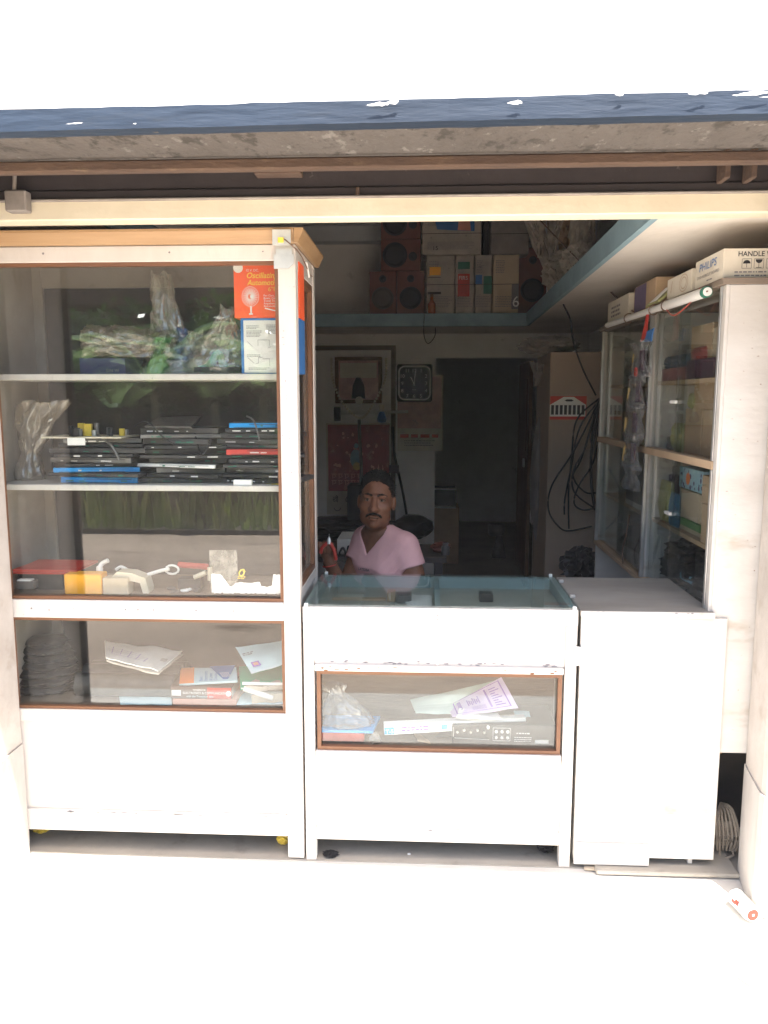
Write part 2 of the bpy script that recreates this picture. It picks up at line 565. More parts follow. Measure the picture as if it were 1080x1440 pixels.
def turn(o, deg, axis='Z'):
    o.rotation_euler.rotate_axis(axis, math.radians(deg))
    return o

# ------------------------------------------------------------------ ground and what lies across the road (seen in the panes)
def quad_sheet(x0, x1, y0, y1, z):
    bm = bmesh.new()
    bm.faces.new([bm.verts.new(p) for p in ((x0, y0, z), (x1, y0, z), (x1, y1, z), (x0, y1, z))])
    return bm

struct('ground', quad_sheet(-90, 90, -90, 90, -.30), 'soil')
struct('road', B(-40, 40, -7.45, -1.6, -.29, -.12), 'dirt_road')
apron = struct('pavement', B(-6, 6, -1.6, .0, -.28, -.004), 'apron_cement')
floor = struct('shop_floor', B(-1.62, 1.42, -.0, 8.2, -.28, 0), 'floor_cement')
# ring-shaped stain on the pavement
bm = bmesh.new()
F = Fr((1.03, -.49, -.004), (1, 0, 0), (0, 1, 0), (0, 0, 1))
ring = [(math.radians(a)) for a in range(70, 226, 10)]
for a, b in zip(ring, ring[1:]):
    w = .017
    poly(bm, F, [((.125 - w) * math.cos(a), (.09 - w) * math.sin(a)), ((.125 + w) * math.cos(a), (.09 + w) * math.sin(a)),
                 ((.125 + w) * math.cos(b), (.09 + w) * math.sin(b)), ((.125 - w) * math.cos(b), (.09 - w) * math.sin(b))], .003)
mat('stain', (.135, .125, .105), .9, (.12, .11, .09), 14)
part('stain', bm, 'stain', apron)
# low cement screed in the corner beside the right pillar
bm = B(.60, 1.086, -.042, .30, .0005, .016, .004)
part('screed', bm, 'floor_cement', floor)

# ------------------------------------------------------------------ shop shell
struct('wall_left', B(-1.75, -1.60, .05, 8.2, 0, 3.05), 'plaster')
struct('wall_right', B(1.40, 1.55, .05, 8.2, 0, 3.05), 'plaster')
DX0 = 0.09; DZ = 1.976
wb = struct('wall_back', B(-1.60, DX0, 4.45, 4.60, 0, 3.05), 'plaster')
part('over_door', B(DX0, 1.40, 4.45, 4.60, DZ, 3.05), 'plaster', wb)
part('door_side', B(.98, 1.40, 4.45, 4.60, 0, DZ), 'plaster', wb)
struct('inner_room_wall', B(-1.60, 1.40, 8.05, 8.2, 0, 3.05), 'plaster')
struct('ceiling', B(-1.75, 1.55, -.12, 8.2, 3.05, 3.20), 'ceiling_paint')
part('ceiling_beam', B(-1.60, 1.40, 4.30, 4.449, 2.93, 3.05), 'ceiling_paint', wb)

# the loft runs round three sides
lf = thing('storage_loft', 'cream storage loft with pale blue edges round the shop walls', 'loft', (0, 4.0, 2.18))
part('back_slab', B(-1.60, 1.40, 3.725, 4.45, 2.18, 2.272), 'loft_white', lf)
part('back_fascia', B(-1.03, .768, 3.70, 3.724, 2.178, 2.274), 'loft_blue', lf)
bm = bmesh.new()   # right slab, its edge runs very slightly askew
def prism(bm, pts, z0, z1):
    a = [bm.verts.new((x, y, z0)) for x, y in pts]; b = [bm.verts.new((x, y, z1)) for x, y in pts]
    bm.faces.new(a[::-1]); bm.faces.new(b)
    n = len(pts)
    for i in range(n):
        bm.faces.new((a[i], a[(i + 1) % n], b[(i + 1) % n], b[i]))
    return bm
part('side_slab', prism(bm, [(.722, -.048), (1.40, -.048), (1.40, 3.724), (.792, 3.724)], 2.18, 2.27), 'loft_white', lf)
part('side_fascia', prism(bmesh.new(), [(.698, -.047), (.7215, -.047), (.7915, 3.699), (.768, 3.699)], 2.178, 2.274), 'loft_blue', lf)
part('left_slab', B(-1.60, -1.05, -.048, 3.724, 2.18, 2.27), 'loft_white', lf)
part('left_fascia', B(-1.049, -1.03, -.047, 3.699, 2.178, 2.274), 'loft_blue', lf)

# front: lintel, shutter housing, sunshade
struct('lintel', B(-1.75, 1.55, -.125, -.05, 2.165, 2.223, .004), 'cream_wall')
struct('wall_above_lintel', B(-1.75, 1.55, -.10, -.05, 2.2235, 3.05), 'plaster')
sh = thing('shutter_housing', 'dark rusty roller shutter box under the sunshade', 'shutter', (0, -.2, 2.22))
part('slat', B(-1.75, 1.55, -.128, -.112, 2.226, 2.252, .003), 'dark_steel', sh)
part('slat', B(-1.75, 1.55, -.120, -.104, 2.2545, 2.34, .003), 'dark_steel', sh)
part('cover_edge', B(-1.75, 1.55, -.140, -.112, 2.219, 2.2255, .002), 'grey_steel', sh)
part('bottom_bar', B(-1.75, 1.55, -.352, -.318, 2.245, 2.276, .005), 'rust', sh)
lk = part('lock_catch', fb(-1.27, -1.204, 2.183, 2.245, -.175, -.135, .004), 'grey_steel', sh)
part('catch_rod', T([(-1.244, -0.16, 2.246), (-1.239, -0.16, 2.303)], .006), 'grey_steel', sh)
for a, b in ((1014, 1022), (1052, 1058)):
    x0 = 0.854 if a == 1014 else 0.928
    part('bracket', B(x0 - .008, x0 + .008, -.20, -.129, 2.245, 2.33, .002), 'rust', sh)
x0 = -0.441
part('hook_plate', B(x0 - .07, x0 + .07, -.17, -.1205, 2.281, 2.30, .003), 'rust', sh)
x0 = -0.206
part('bolt', T([(x0, -.135, 2.226), (x0, -.135, 2.248)], .006), 'rust', sh)

# sunshade slab with a chipped blue edge
ss = thing('sunshade', 'long concrete sunshade slab with peeling dark blue edge over the shop', 'sunshade', (0, -.4, 2.28))
bm = bmesh.new()
N = 90
rows = []
for i in range(N + 1):
    x = -2.3 + 4.6 * i / N
    yf = -.606 - .020 * x + .004 * noise.noise(Vector((x * 9, 0, 3)))
    zt = 2.330 + .0022 * noise.noise(Vector((x * 14, 1, 5))) + .0025 * noise.noise(Vector((x * 40, 1, 5)))
    zb = 2.279 + .002 * noise.noise(Vector((x * 12, 4, 5)))
    rows.append([bm.verts.new(p) for p in ((x, yf, zb), (x, yf, zt), (x, yf + .05, zt), (x, yf + .05, zb))])
for a, b in zip(rows, rows[1:]):
    for k in range(4):
        bm.faces.new((a[k], a[(k + 1) % 4], b[(k + 1) % 4], b[k]))
bm.faces.new(rows[0]); bm.faces.new(rows[-1])
part('painted_edge', bm, 'blue_fascia', ss)
bm = bmesh.new()
NX, NY = 150, 12
def slab_z(x, y):
    return 2.281 + .0035 * noise.noise(Vector((x * 5, y * 9, 2))) + .002 * noise.noise(Vector((x * 23, y * 23, 7)))
g = [[bm.verts.new((-2.3 + 4.6 * i / NX, -.566 + .446 * j / NY, slab_z(-2.3 + 4.6 * i / NX, -.566 + .446 * j / NY) + (.045 if j >= 7 else 0))) for i in range(NX + 1)] for j in range(NY + 1)]
for j in range(NY):
    for i in range(NX):
        bm.faces.new((g[j][i], g[j][i + 1], g[j + 1][i + 1], g[j + 1][i]))
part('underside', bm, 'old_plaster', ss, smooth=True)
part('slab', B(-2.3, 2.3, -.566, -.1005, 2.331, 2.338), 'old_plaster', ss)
rr = random.Random(3)
for px in (533, 552, 712, 846, 945, 1010, 1034, 119, 203):
    x = (px - 598) / 1130 * 2.04
    w = {533: .030, 552: .016, 712: .019, 846: .011, 945: .026, 1010: .045, 1034: .022, 119: .022, 203: .004}[px]
    zc = {533: 2.318, 552: 2.322, 712: 2.314, 846: 2.327, 945: 2.325, 1010: 2.320, 1034: 2.313, 119: 2.292, 203: 2.288}[px]
    yf = -.612 - .020 * x
    bm = bmesh.new()
    Fq = Fr((x, yf, zc))
    pts = []
    hgt = .0012 if px in (119, 203, 1034) else .0042
    for k in range(22):
        a = 2 * math.pi * k / 22
        q = .45 + .75 * rr.random()
        pts.append((w * (.8 + .3 * rr.random()) * math.cos(a), hgt * q * math.sin(a) * (1 + .6 * math.cos(a)) + .06 * w * math.cos(a)))
    poly(bm, Fq, pts, .001)
    part('paint_chip', bm, 'white', ss)

# pillars at both ends of the front
pl = struct('pillar_left', prism(bmesh.new(), [(-1.95, -.45), (-1.418, -.45), (-1.414, -.012), (-1.502, .0), (-1.502, .06), (-1.95, .06)], .42, 2.33), 'pier_plaster')
part('pillar_base', prism(bmesh.new(), [(-1.955, -.455), (-1.412, -.455), (-1.409, -.014), (-1.95, -.014)], 0, .418), 'pier_base', pl)
part('guide_rail', B(-1.4175, -1.395, -.475, -.4505, .0, 2.24), 'dark_steel', pl)
pr = struct('pillar_right', prism(bmesh.new(), [(1.093, -.006), (1.086, -.04), (1.062, -.21), (1.066, -.235), (1.09, -.25), (1.6, -.27), (1.6, .06), (1.40, .06), (1.39, -.004)], .40, 2.33), 'pier_plaster')
part('pillar_base', prism(bmesh.new(), [(1.089, -.004), (1.082, -.04), (1.056, -.21), (1.060, -.238), (1.086, -.255), (1.6, -.275), (1.6, -.003)], 0, .399), 'pier_base', pr)

# ------------------------------------------------------------------ across the road: grass bank, banana plants, trees, shed
struct('verge', B(-40, 40, -30, -7.45, -.29, -.06), 'soil')
rg = random.Random(11)
bm = bmesh.new()
for i in range(2400):
    x = rg.uniform(-11, 4); y = -7.5 - rg.random() ** 1.6 * 1.6
    h = (.06 + .60 * rg.random() ** 1.8) * (1 + 1.0 * noise.noise(Vector((x * 1.9, y, 0)))); a = rg.uniform(0, 6.28); w = rg.uniform(.014, .05)
    dx, dy = math.cos(a) * w, math.sin(a) * w
    lx, ly = rg.uniform(-.2, .2) * h * 1.3, rg.uniform(-.2, .2) * h * 1.3
    v = [bm.verts.new(p) for p in ((x - dx, y - dy, -.06), (x + dx, y + dy, -.06), (x + dx * .7 + lx * .4, y + dy * .7 + ly * .4, -.06 + h * .6), (x - dx * .7 + lx * .4, y - dy * .7 + ly * .4, -.06 + h * .6), (x + lx, y + ly, -.06 + h))]
    bm.faces.new(v[:4]); bm.faces.new((v[3], v[2], v[4]))
gr = part('grass', bm, 'grass', fix=False)
gr['kind'] = 'stuff'; gr['label'] = 'rough green grass along the far road edge, reflected in the cabinet pane'; gr['category'] = 'grass'

def banana_leaf(bm, root, az, el, length, width, seed):
    r = random.Random(seed)
    d = Vector((math.cos(az), math.sin(az), 0)); side = Vector((-math.sin(az), math.cos(az), 0))
    n = 14
    pts = []
    p = Vector(root); e = el
    for i in range(n + 1):
        pts.append((p.copy(), e))
        p += (d * math.cos(e) + Vector((0, 0, 1)) * math.sin(e)) * length / n
        e -= 1.7 * (i / n) / n * 1.6 + .03
    for i in range(2, n):
        t0, t1 = (i - 2) / (n - 2), (i - 1) / (n - 2)
        w0 = width * math.sin(math.pi * min(1, t0 * .9 + .06)) ** .6; w1 = width * math.sin(math.pi * min(1, t1 * .9 + .06)) ** .6
        for sgn in (-1, 1):
            dz = -.25
            tear = .78 if r.random() < .5 else 1.0
            a, b = pts[i][0], pts[i + 1][0]
            q0 = a + side * sgn * w0 + Vector((0, 0, dz * w0)); q1 = a.lerp(b, tear) + side * sgn * w1 + Vector((0, 0, dz * w1 * (1.2 if tear < 1 else 1)))
            bm.faces.new([bm.verts.new(c) for c in (a, b, q1, q0)])

NB = ['banana plant with tall torn leaves across the road, %s' % s for s in
      ('nearest the left pillar', 'second from the left pillar', 'third from the left pillar', 'fourth from the left pillar', 'fifth from the left pillar', 'sixth from the left pillar', 'straight across from the counter', 'past the counter')]
for i, (x, y) in enumerate(((-5.6, -9.3), (-4.75, -9.6), (-4.0, -9.1), (-3.2, -9.5), (-2.4, -9.2), (-1.5, -9.7), (-.4, -9.3), (1.2, -9.6))):
    t = thing('banana_plant', NB[i], 'banana plant', (x, y, -.06), 'banana plants across the road')
    rb_ = random.Random(50 + i)
    hh = rb_.uniform(1.3, 1.7)
    part('stalk', T([(x, y, -.06), (x + .03, y, hh * .6), (x, y, hh)], [.10, .08, .05], 8), 'stem', t)
    for k in range(8):
        bm = bmesh.new()
        banana_leaf(bm, (x, y, hh - .05), k * 2.4 + rb_.random(), rb_.uniform(.75, 1.35), rb_.uniform(1.4, 1.9), rb_.uniform(.20, .29), i * 20 + k)
        part('leaf', bm, 'banana_leaf', t, fix=False)

def leafy_tree(x, y, h, rx, label, seed, nleaf=2600):
    t = thing('shade_tree', label, 'tree', (x, y, -.06), 'trees across the road')
    r = random.Random(seed)
    bm = bmesh.new()
    tube(bm, [(x, y, -.06), (x + .1, y, h * .35), (x, y + .1, h * .6)], [.16, .12, .07], 8)
    for k in range(6):
        a = k * 1.05 + r.random()
        tube(bm, [(x + .05, y, h * (.3 + .04 * k)), (x + math.cos(a) * rx * .5, y + math.sin(a) * rx * .4, h * (.55 + .04 * k))], [.06, .02], 5)
    part('trunk', bm, 'bark', t)
    bm = bmesh.new()
    cl = [(x + r.gauss(0, .5) * rx, y + r.gauss(0, .4) * rx * .7, h * r.uniform(.3, 1.0), rx * r.uniform(.22, .42)) for _ in range(22)]
    for k in range(nleaf):
        c = r.choice(cl)
        d = Vector((r.gauss(0, 1), r.gauss(0, 1), r.gauss(0, 1))).normalized() * c[3] * r.random() ** .4
        p = Vector(c[:3]) + d
        u = Vector((r.gauss(0, 1), r.gauss(0, 1), r.gauss(0, .6))).normalized() * r.uniform(.07, .15)
        w = u.cross(Vector((r.gauss(0, 1), r.gauss(0, 1), r.gauss(0, 1)))).normalized() * u.length * .5
        bm.faces.new([bm.verts.new(q) for q in (p - u, p + w, p + u, p - w)])
    part('crown', bm, 'leaf_dark', t, fix=False)

for i, (x, y, h, rx, lb) in enumerate(((-7.6, -11.6, 3.1, 1.5, 'dark leafy tree across the road, beyond the left pillar'), (-5.2, -11.7, 3.0, 1.5, 'dark leafy tree behind the banana plants opposite the tall cabinet'),
                                       (-2.6, -11.8, 3.0, 1.5, 'dark leafy tree behind the banana plants near the middle'), (.4, -11.6, 3.1, 1.5, 'dark leafy tree opposite the glass counter'), (3.2, -11.6, 3.2, 1.6, 'dark leafy tree opposite the right pillar'))):
    leafy_tree(x, y, h, rx, lb, 90 + i)
t = thing('road_shed', 'long brown shed with a level eave across the road', 'shed', (-3, -14, -.06))
part('wall', B(-14, 9, -16, -13, -.06, 3.3), 'mud_wall', t)
part('roof', B(-14.5, 9.5, -16.4, -12.2, 3.3, 4.1, .05), 'tin_roof', t)

# ------------------------------------------------------------------ tall display cabinet
cab = thing('display_cabinet', 'tall white wooden display cabinet with glass front and orange wood top trim', 'cabinet', (-.95, .22, 0))
part('post', B(-.475, -.418, .0, .05, .006, 2.112, .002), 'white_paint', cab)
part('post', B(-1.502, -1.44, .001, .05, .006, 2.112, .002), 'white_paint', cab)
part('post', B(-.46, -.4175, .405, .45, .006, 2.112, .002), 'white_paint', cab)
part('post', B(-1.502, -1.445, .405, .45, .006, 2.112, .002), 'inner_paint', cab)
part('top_rail', B(-1.4395, -.4755, .002, .05, 2.062, 2.112, .002), 'white_paint', cab)
part('top_rail', B(-.458, -.4195, .0505, .4045, 2.035, 2.112, .002), 'white_paint', cab)
part('middle_rail', B(-1.4395, -.4755, .002, .05, .872, .936, .002), 'white_paint', cab)
part('lower_rail', B(-1.4395, -.4755, .002, .05, .495, .540, .002), 'white_paint', cab)
part('base_panel', B(-1.4395, -.4755, .012, .03, .165, .4945), 'white_paint', cab)
part('base_rail', B(-1.4395, -.4755, .003, .05, .085, .1645, .002), 'white_paint', cab)
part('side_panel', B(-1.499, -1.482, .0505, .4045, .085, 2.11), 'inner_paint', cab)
part('side_rail', B(-.458, -.4195, .0505, .4045, .938, .975, .002), 'white_paint', cab)
part('side_panel', B(-.450, -.432, .0505, .4045, .085, .9375), 'white_paint', cab)
# top trim: sloping moulding in front and along the side
def moulding(bm, a, b, out, z0, z1):
    a, b, out = Vector(a), Vector(b), Vector(out)
    prof = [(0, z0), (.012, z0), (.030, z1 - .008), (.030, z1), (0, z1)]
    ra = [bm.verts.new(a + out * d + Vector((0, 0, z)) + (a - b).normalized() * 0) for d, z in prof]
    rb2 = [bm.verts.new(b + out * d + Vector((0, 0, z))) for d, z in prof]
    for k in range(5):
        bm.faces.new((ra[k], ra[(k + 1) % 5], rb2[(k + 1) % 5], rb2[k]))
    bm.faces.new(ra); bm.faces.new(rb2)
    return bm
part('top_trim', moulding(bmesh.new(), (-1.51, .0, 0), (-.4185, .0, 0), (0, -1, 0), 2.113, 2.157), 'trim_wood', cab)
part('top_trim', moulding(bmesh.new(), (-.4175, -.028, 0), (-.4175, .475, 0), (1, 0, 0), 2.112, 2.157), 'trim_wood', cab)
part('top_board', B(-1.51, -.418, .001, .46, 2.1125, 2.152), 'raw_wood', cab)
# beads round the panes
def bead(x0, x1, z0, z1, y0, y1, w, par, m='bead_wood'):
    part('bead', B(x0, x1, y0, y1, z1 - w, z1), m, par)
    part('bead', B(x0, x1, y0, y1, z0, z0 + w), m, par)
    part('bead', B(x1 - w, x1, y0, y1, z0 + w, z1 - w), m, par)
    part('bead', B(x0, x0 + w, y0, y1, z0 + w, z1 - w), m, par)
bead(-1.439, -.4758, .9365, 2.0615, .008, .026, .011, cab)
bead(-1.439, -.4758, .5405, .8715, .008, .026, .010, cab)
part('pane', B(-1.438, -.477, .0265, .0305, .938, 2.060), 'glass', cab)
part('pane', B(-1.438, -.477, .0265, .0305, .542, .870), 'glass', cab)
part('side_pane', B(-.441, -.437, .052, .4035, .976, 2.0345), 'glass', cab)
for (y0, y1, z0, z1) in ((.0505, .064, .9755, 2.0345), (.372, .4045, .9755, 2.0345), (.0645, .3715, 2.010, 2.0345), (.0645, .3715, .9755, .995)):
    part('bead', B(-.4365, -.421, y0, y1, z0, z1), 'bead_wood', cab)
S1, S2, S3, S4 = 1.706, 1.330, .942, .538
for z in (S1, S2):
    part('shelf', B(-1.481, -.478, .055, .404, z - .020, z, .002), 'white_paint', cab)
part('shelf', B(-1.481, -.478, .0515, .404, S3 - .02, S3, .002), 'raw_wood', cab)
part('shelf', B(-1.481, -.478, .0515, .404, S4 - .02, S4, .002), 'raw_wood', cab)
part('back_panel', B(-1.444, -.4605, .42, .43, .085, 2.06), 'dark_ply', cab)
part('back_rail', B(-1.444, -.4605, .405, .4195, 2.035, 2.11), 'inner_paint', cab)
# metal catch nailed on the corner, with leftover wires
bk = part('corner_plate', fb(-0.484, -0.426, 2.102, 2.15, -.036, -.0325), 'galvanised', cab)
part('plate_tongue', fb(-0.479, -0.427, 2.07, 2.107, -.007, -.001), 'galvanised', bk)
bm = bmesh.new()
Fp = Fr((-0.486, -.008, 2.035))
wq = -0.422 - -0.486; hq = 2.078 - 2.034
poly(bm, Fp, [(0, 0), (wq * .72, 0), (wq, hq * .35), (wq, hq), (0, hq)], 0)
r_ = bmesh.ops.extrude_face_region(bm, geom=bm.faces[:])
for v in [e for e in r_['geom'] if isinstance(e, bmesh.types.BMVert)]:
    v.co.y += .004
part('plate_foot', bm, 'galvanised', bk)
part('lamp_chip', fb(-0.466, -0.448, 2.11, 2.125, -.041, -.0365), 'yellow', bk)
part('wire', T(smooth_path([(-0.445, -0.04, 2.12), (-0.422, -0.045, 2.1), (-0.413, 0.01, 2.094), (-.408, .07, 2.085), (-.407, .16, 2.07), (-.407, .25, 2.055), (-.410, .33, 2.06)]), .0022), 'wire_brown', bk)
part('wire', T(smooth_path([(-.408, .17, 2.085), (-.405, .20, 2.055), (-.405, .215, 2.04)]), .0035), 'white', bk)
for px, pyy in ((392, 370), (404, 370), (410, 334), (397, 332)):
    pass
bm = bmesh.new()
F0 = Fr((0, 0, 0))
# small screws and scars along the rails
rs = random.Random(5)
for k in range(16):
    x = rs.uniform(-1.36, -.43); z = rs.choice((2.09, .905, .52, .13, .90))
    yy = .0019
    Fk = Fr((x, yy, z)); disc(bm, Fk, 0, 0, rs.uniform(.0018, .004), 8, .0006)
for k in range(46):
    x = rs.uniform(-.472, -.421); z = 1.1 + 1.0 * rs.random() * rs.random() + .2 * rs.random()
    disc(bm, Fr((x, -.0004, z)), 0, 0, rs.uniform(.0008, .0024), 6, .0003)
part('scar', bm, 'grey_print', cab)

# ------------------------------------------------------------------ top shelf of the cabinet
mat('green_pack0', (.06, .40, .15), .45)
fx = thing('fan_carton', 'orange oscillating fan carton standing behind the cabinet glass', 'carton', (-.55, .10, 1.889))
X0, X1, Z0, Z1 = -0.634, -0.416, 1.889, 2.069
part('carton', fb(X0, X1, Z0, Z1, .066, .17), 'orange_box', fx)
Ff = Fr((X0, .066, Z0)); W_ = X1 - X0; H_ = Z1 - Z0
px_ = W_ / 92.0
def fq(a, b):
    return (a - 329) * px_, (447 - b) * px_
bm = bmesh.new(); disc(bm, Ff, *fq(335.5, 379), 6.8 * px_, 24); part('white_spot', bm, 'white_print', fx)
text('lettering', '12 V. DC.', Ff, *fq(346, 384), 4.6 * px_, 'white_print', fx)
text('lettering', 'Oscillating', Ff, *fq(346.5, 393), 10.6 * px_, 'yellow_print', fx, shear=.25, bold=.0004, sx=.98)
text('lettering', 'Automotive', Ff, *fq(348, 402.5), 10.2 * px_, 'yellow_print', fx, shear=.2, bold=.0004, sx=.94)
text('lettering', '6"FAN', Ff, *fq(377, 411), 8.6 * px_, 'yellow_print', fx)
for k, s in enumerate(('For Cars, Vans,', 'Boats, Campers,', 'Travel Trailers,', 'Anywhere', 'Automobile')):
    text('lettering', s, Ff, *fq(370.5, 418 + k * 3.6), 4.0 * px_, 'white_print', fx)
bm = bmesh.new(); line(bm, Ff, fq(372, 434), fq(389, 438), 1.4 * px_); part('white_flash', bm, 'white_print', fx)
bm = bmesh.new()
ca, cb = fq(352, 418)
for k in range(20):
    a = 2 * math.pi * k / 20
    line(bm, Ff, (ca + 3.6 * px_ * math.cos(a), cb + 3.6 * px_ * math.sin(a)), (ca + 10.2 * px_ * math.cos(a + .2), cb + 11.6 * px_ * math.sin(a + .2)), 1.15 * px_)
disc(bm, Ff, ca + 2.2 * px_, cb, 3.0 * px_, 16, .0012)
pts = [(ca + 11.8 * px_ * math.cos(2 * math.pi * k / 30), cb + 13.4 * px_ * math.sin(2 * math.pi * k / 30)) for k in range(31)]
pline(bm, Ff, pts, .6 * px_)
rect(bm, Ff, ca - .6 * px_, cb - 23 * px_, ca + 1.6 * px_, cb - 12.6 * px_)
rect(bm, Ff, ca - 2.6 * px_, cb - 24.6 * px_, ca + 3.0 * px_, cb - 22.8 * px_)
part('fan_picture', bm, 'white_print', fx)

dx = thing('diagram_carton', 'blue carton with a white circuit diagram sheet under the orange fan carton', 'carton', (-.55, .10, S1))
X0, X1, Z0, Z1 = -0.615, -0.419, 1.71, 1.888
Z0 = S1 + .001
part('carton', fb(X0, X1, Z0, Z1, .0675, .19), 'blue_print', dx)
Ff = Fr((X0, .0675, Z0)); px_ = (X1 - X0) / 82.0; Hd = (Z1 - Z0) / px_
bm = bmesh.new(); rect(bm, Ff, 4 * px_, 1 * px_, 81 * px_, (Hd - 3) * px_); part('sheet', bm, 'paper', dx)
bm = bmesh.new()
for (a0, a1, b0, rows) in ((8, 26, Hd - 10, 3), (8, 30, Hd - 17, 5), (36, 52, Hd - 9, 7), (8, 30, 26, 2), (10, 40, 8, 2)):
    dashes(bm, Ff, a0 * px_, a1 * px_, b0 * px_, rows, 1.9 * px_, .8 * px_, int(a0 + b0), .0016)
for pts in ([(24, 38), (24, 46), (40, 46), (40, 38)], [(9, 44), (16, 37)], [(30, 20), (40, 20), (40, 10)], [(9, 22), (18, 14)], [(20, 14), (24, 14), (24, 22), (30, 22)], [(38, 36), (42, 36)]):
    pline(bm, Ff, [(a * px_, b * px_) for a, b in pts], .5 * px_, .0018)
part('diagram', bm, 'grey_print', dx)

pb = thing('blue_carton', 'flat dark blue carton lying under the tan bag on the top shelf', 'carton', (-1.15, .15, S1))
X0, X1, Z0, Z1 = -1.191, -1.032, 1.717, 1.761
part('carton', fb(X0, X1, S1 + .001, Z1, .12, .30), 'navy_print', pb)
text('lettering', 'DN W', Fr((X0, .12, S1)), (X1 - X0) * .58, .008, .016, 'grey_print', pb)
def bag(name, c, r, seed, m, label, amp=.34, shape=None, sub=5, fr=1.5):
    return solo(name, crumple(c, r, seed, amp * 1.4, sub, shape, fr), m, label, 'plastic bag')
def gbag(label, m, *a, **k):
    return solo('plastic_bag', gathered(*a, **k), m, label, 'plastic bag')
x, y, z = (-1.183, 0.2, 1.775)
gbag('tan crumpled plastic bag lying on the dark blue carton', 'tan_bag', (x, .20, Z1 + .002), (.056, .075), .30, 3.1, pinch=.75, at=.7, flare=.6, folds=4, amp=.5, axis='x')
x, y, z = (-0.91, 0.24, 1.905)
gbag('tall pale clear bag reaching up to the top of the cabinet', 'clear_bag', (x, .25, S1 + .001), (.082, .06), .345, 7.7, pinch=.62, at=.35, flare=.34, folds=4, amp=.55, lean=(-.03, 0))
x, y, z = (-0.931, 0.17, 1.809)
gbag('small green plastic bag between the tall pale bag and the tan bag', 'green_bag', (x, .16, S1 + .001), (.036, .04), .125, 4.4, pinch=.3, at=.7, flare=.8, folds=5, amp=.32, lean=(.02, 0))
x, y, z = (-0.864, 0.2, 1.828)
gbag('blue plastic bag beside the tall pale bag', 'blue_bag', (x + .012, .20, S1 + .001), (.040, .04), .16, 5.9, pinch=.25, at=.8, flare=.4, folds=5, amp=.32)
x, y, z = (-0.72, 0.16, 1.82)
gbag('pointed clear bag with a green coil inside beside the fan carton', 'clear_bag', (x + .008, .15, S1 + .001), (.102, .06), .225, 9.2, pinch=.16, at=.88, flare=.25, folds=5, amp=.28, lean=(.035, .02))
solo('green_coil', T(smooth_path([(x - .055, .13, S1 + .015), (x - .02, .125, S1 + .03), (x + .01, .13, S1 + .07), (x + .03, .13, S1 + .03), (x + .062, .14, S1 + .018)], 6), .014, 8), 'green_pack0', 'bright green coil inside the pointed clear bag', 'coil', smooth=True)
gbag('loose pale clear bag heaped between the blue bag and the pointed bag', 'clear_bag', (-0.801, .22, S1 + .001), (.065, .06), .15, 16.3, pinch=.7, at=.5, flare=.4, folds=4, amp=.6)
gbag('small grey clear pouch in front of the blue bag', 'silver_bag', (-0.85, .11, S1 + .001), (.034, .03), .045, 6.1, pinch=.5, at=.6, flare=.7, folds=6, amp=.5)
ch = thing('circuit_strip', 'thin black slotted strip lying in front of the pointed clear bag', 'strip', (x, .10, S1))
part('body', fb(-0.786, -0.625, 1.713, 1.73, .09, .13), 'black_plastic', ch)

# ------------------------------------------------------------------ second shelf: three stacks of opened players
ORD = ['topmost', 'second', 'third', 'fourth', 'fifth', 'sixth', 'seventh', 'eighth', 'ninth', 'tenth', 'eleventh', 'twelfth']
def player(xc, z, w, d, h, rot, y0, label, m='chassis', front='chassis', seed=0, group=None, board=False):
    """An opened disc player: tray chassis with raised rim, front strip, slots and small parts."""
    r = random.Random(seed)
    t = thing('player_chassis', label, 'player', (xc, y0 + d / 2, z), group)
    bm = bmesh.new()
    box(bm, xc - w / 2, xc + w / 2, y0 + .012, y0 + d, z, z + h * .82)
    box(bm, xc - w / 2 - .002, xc + w / 2 + .002, y0 + .02, y0 + d - .02, z + h * .825, z + h * .93)
    part('chassis', bm, m, t)
    bm = bmesh.new()
    box(bm, xc - w / 2 - .003, xc + w / 2 + .003, y0, y0 + .0115, z + .001, z + h * .96, .0015)
    fp = part('front_strip', bm, front, t)
    Fp2 = Fr((xc - w / 2, y0, z))
    bm = bmesh.new()
    for k in range(r.randint(2, 4)):
        a = r.uniform(.05, .85) * w
        rect(bm, Fp2, a, h * .3, a + r.uniform(.006, .03), h * .3 + r.uniform(.002, .005))
    part('marking', bm, 'white_print' if r.random() < .6 else 'green_print', t)
    bm = bmesh.new()
    rect(bm, Fp2, w * .06, h * .12, w * r.uniform(.4, .9), h * .20)
    rect(bm, Fp2, w * .3, h * .62, w * .94, h * .72)
    part('slot', bm, 'black_print', t)
    t.rotation_euler = (0, 0, math.radians(rot))
    return t

def stack(px0, px1, hs, tag, Y, seed, fronts, where):
    r = random.Random(seed)
    z = S2 + .001
    n = len(hs)
    for k, h in enumerate(hs):
        x0 = (px0 - 598) / 1130.0 * (2.64 + Y); x1 = (px1 - 598) / 1130.0 * (2.64 + Y)
        w = (x1 - x0) * r.uniform(.74, 1.04)
        f = fronts.get(k, r.choice(('chassis', 'chassis', 'black_plastic', 'chassis_light')))
        nm = ORD[n - 1 - k] if k else 'lowest'
        cl = {'cyan_plastic': 'bright blue fronted', 'red_plastic': 'red edged', 'white': 'white edged', 'chassis_light': 'grey fronted'}.get(f, 'dark')
        player((x0 + x1) / 2 + r.uniform(-.02, .02), z, w, .22, h, r.uniform(-13, 13), Y + r.uniform(0, .045),
               '%s opened disc player, %s of the %s cabinet stack' % (cl, nm if nm in ('topmost', 'lowest') else nm + ' from the top', where),
               'chassis', f, seed * 10 + k, 'opened disc players stacked in the cabinet')
        z += h + .0008
    return z

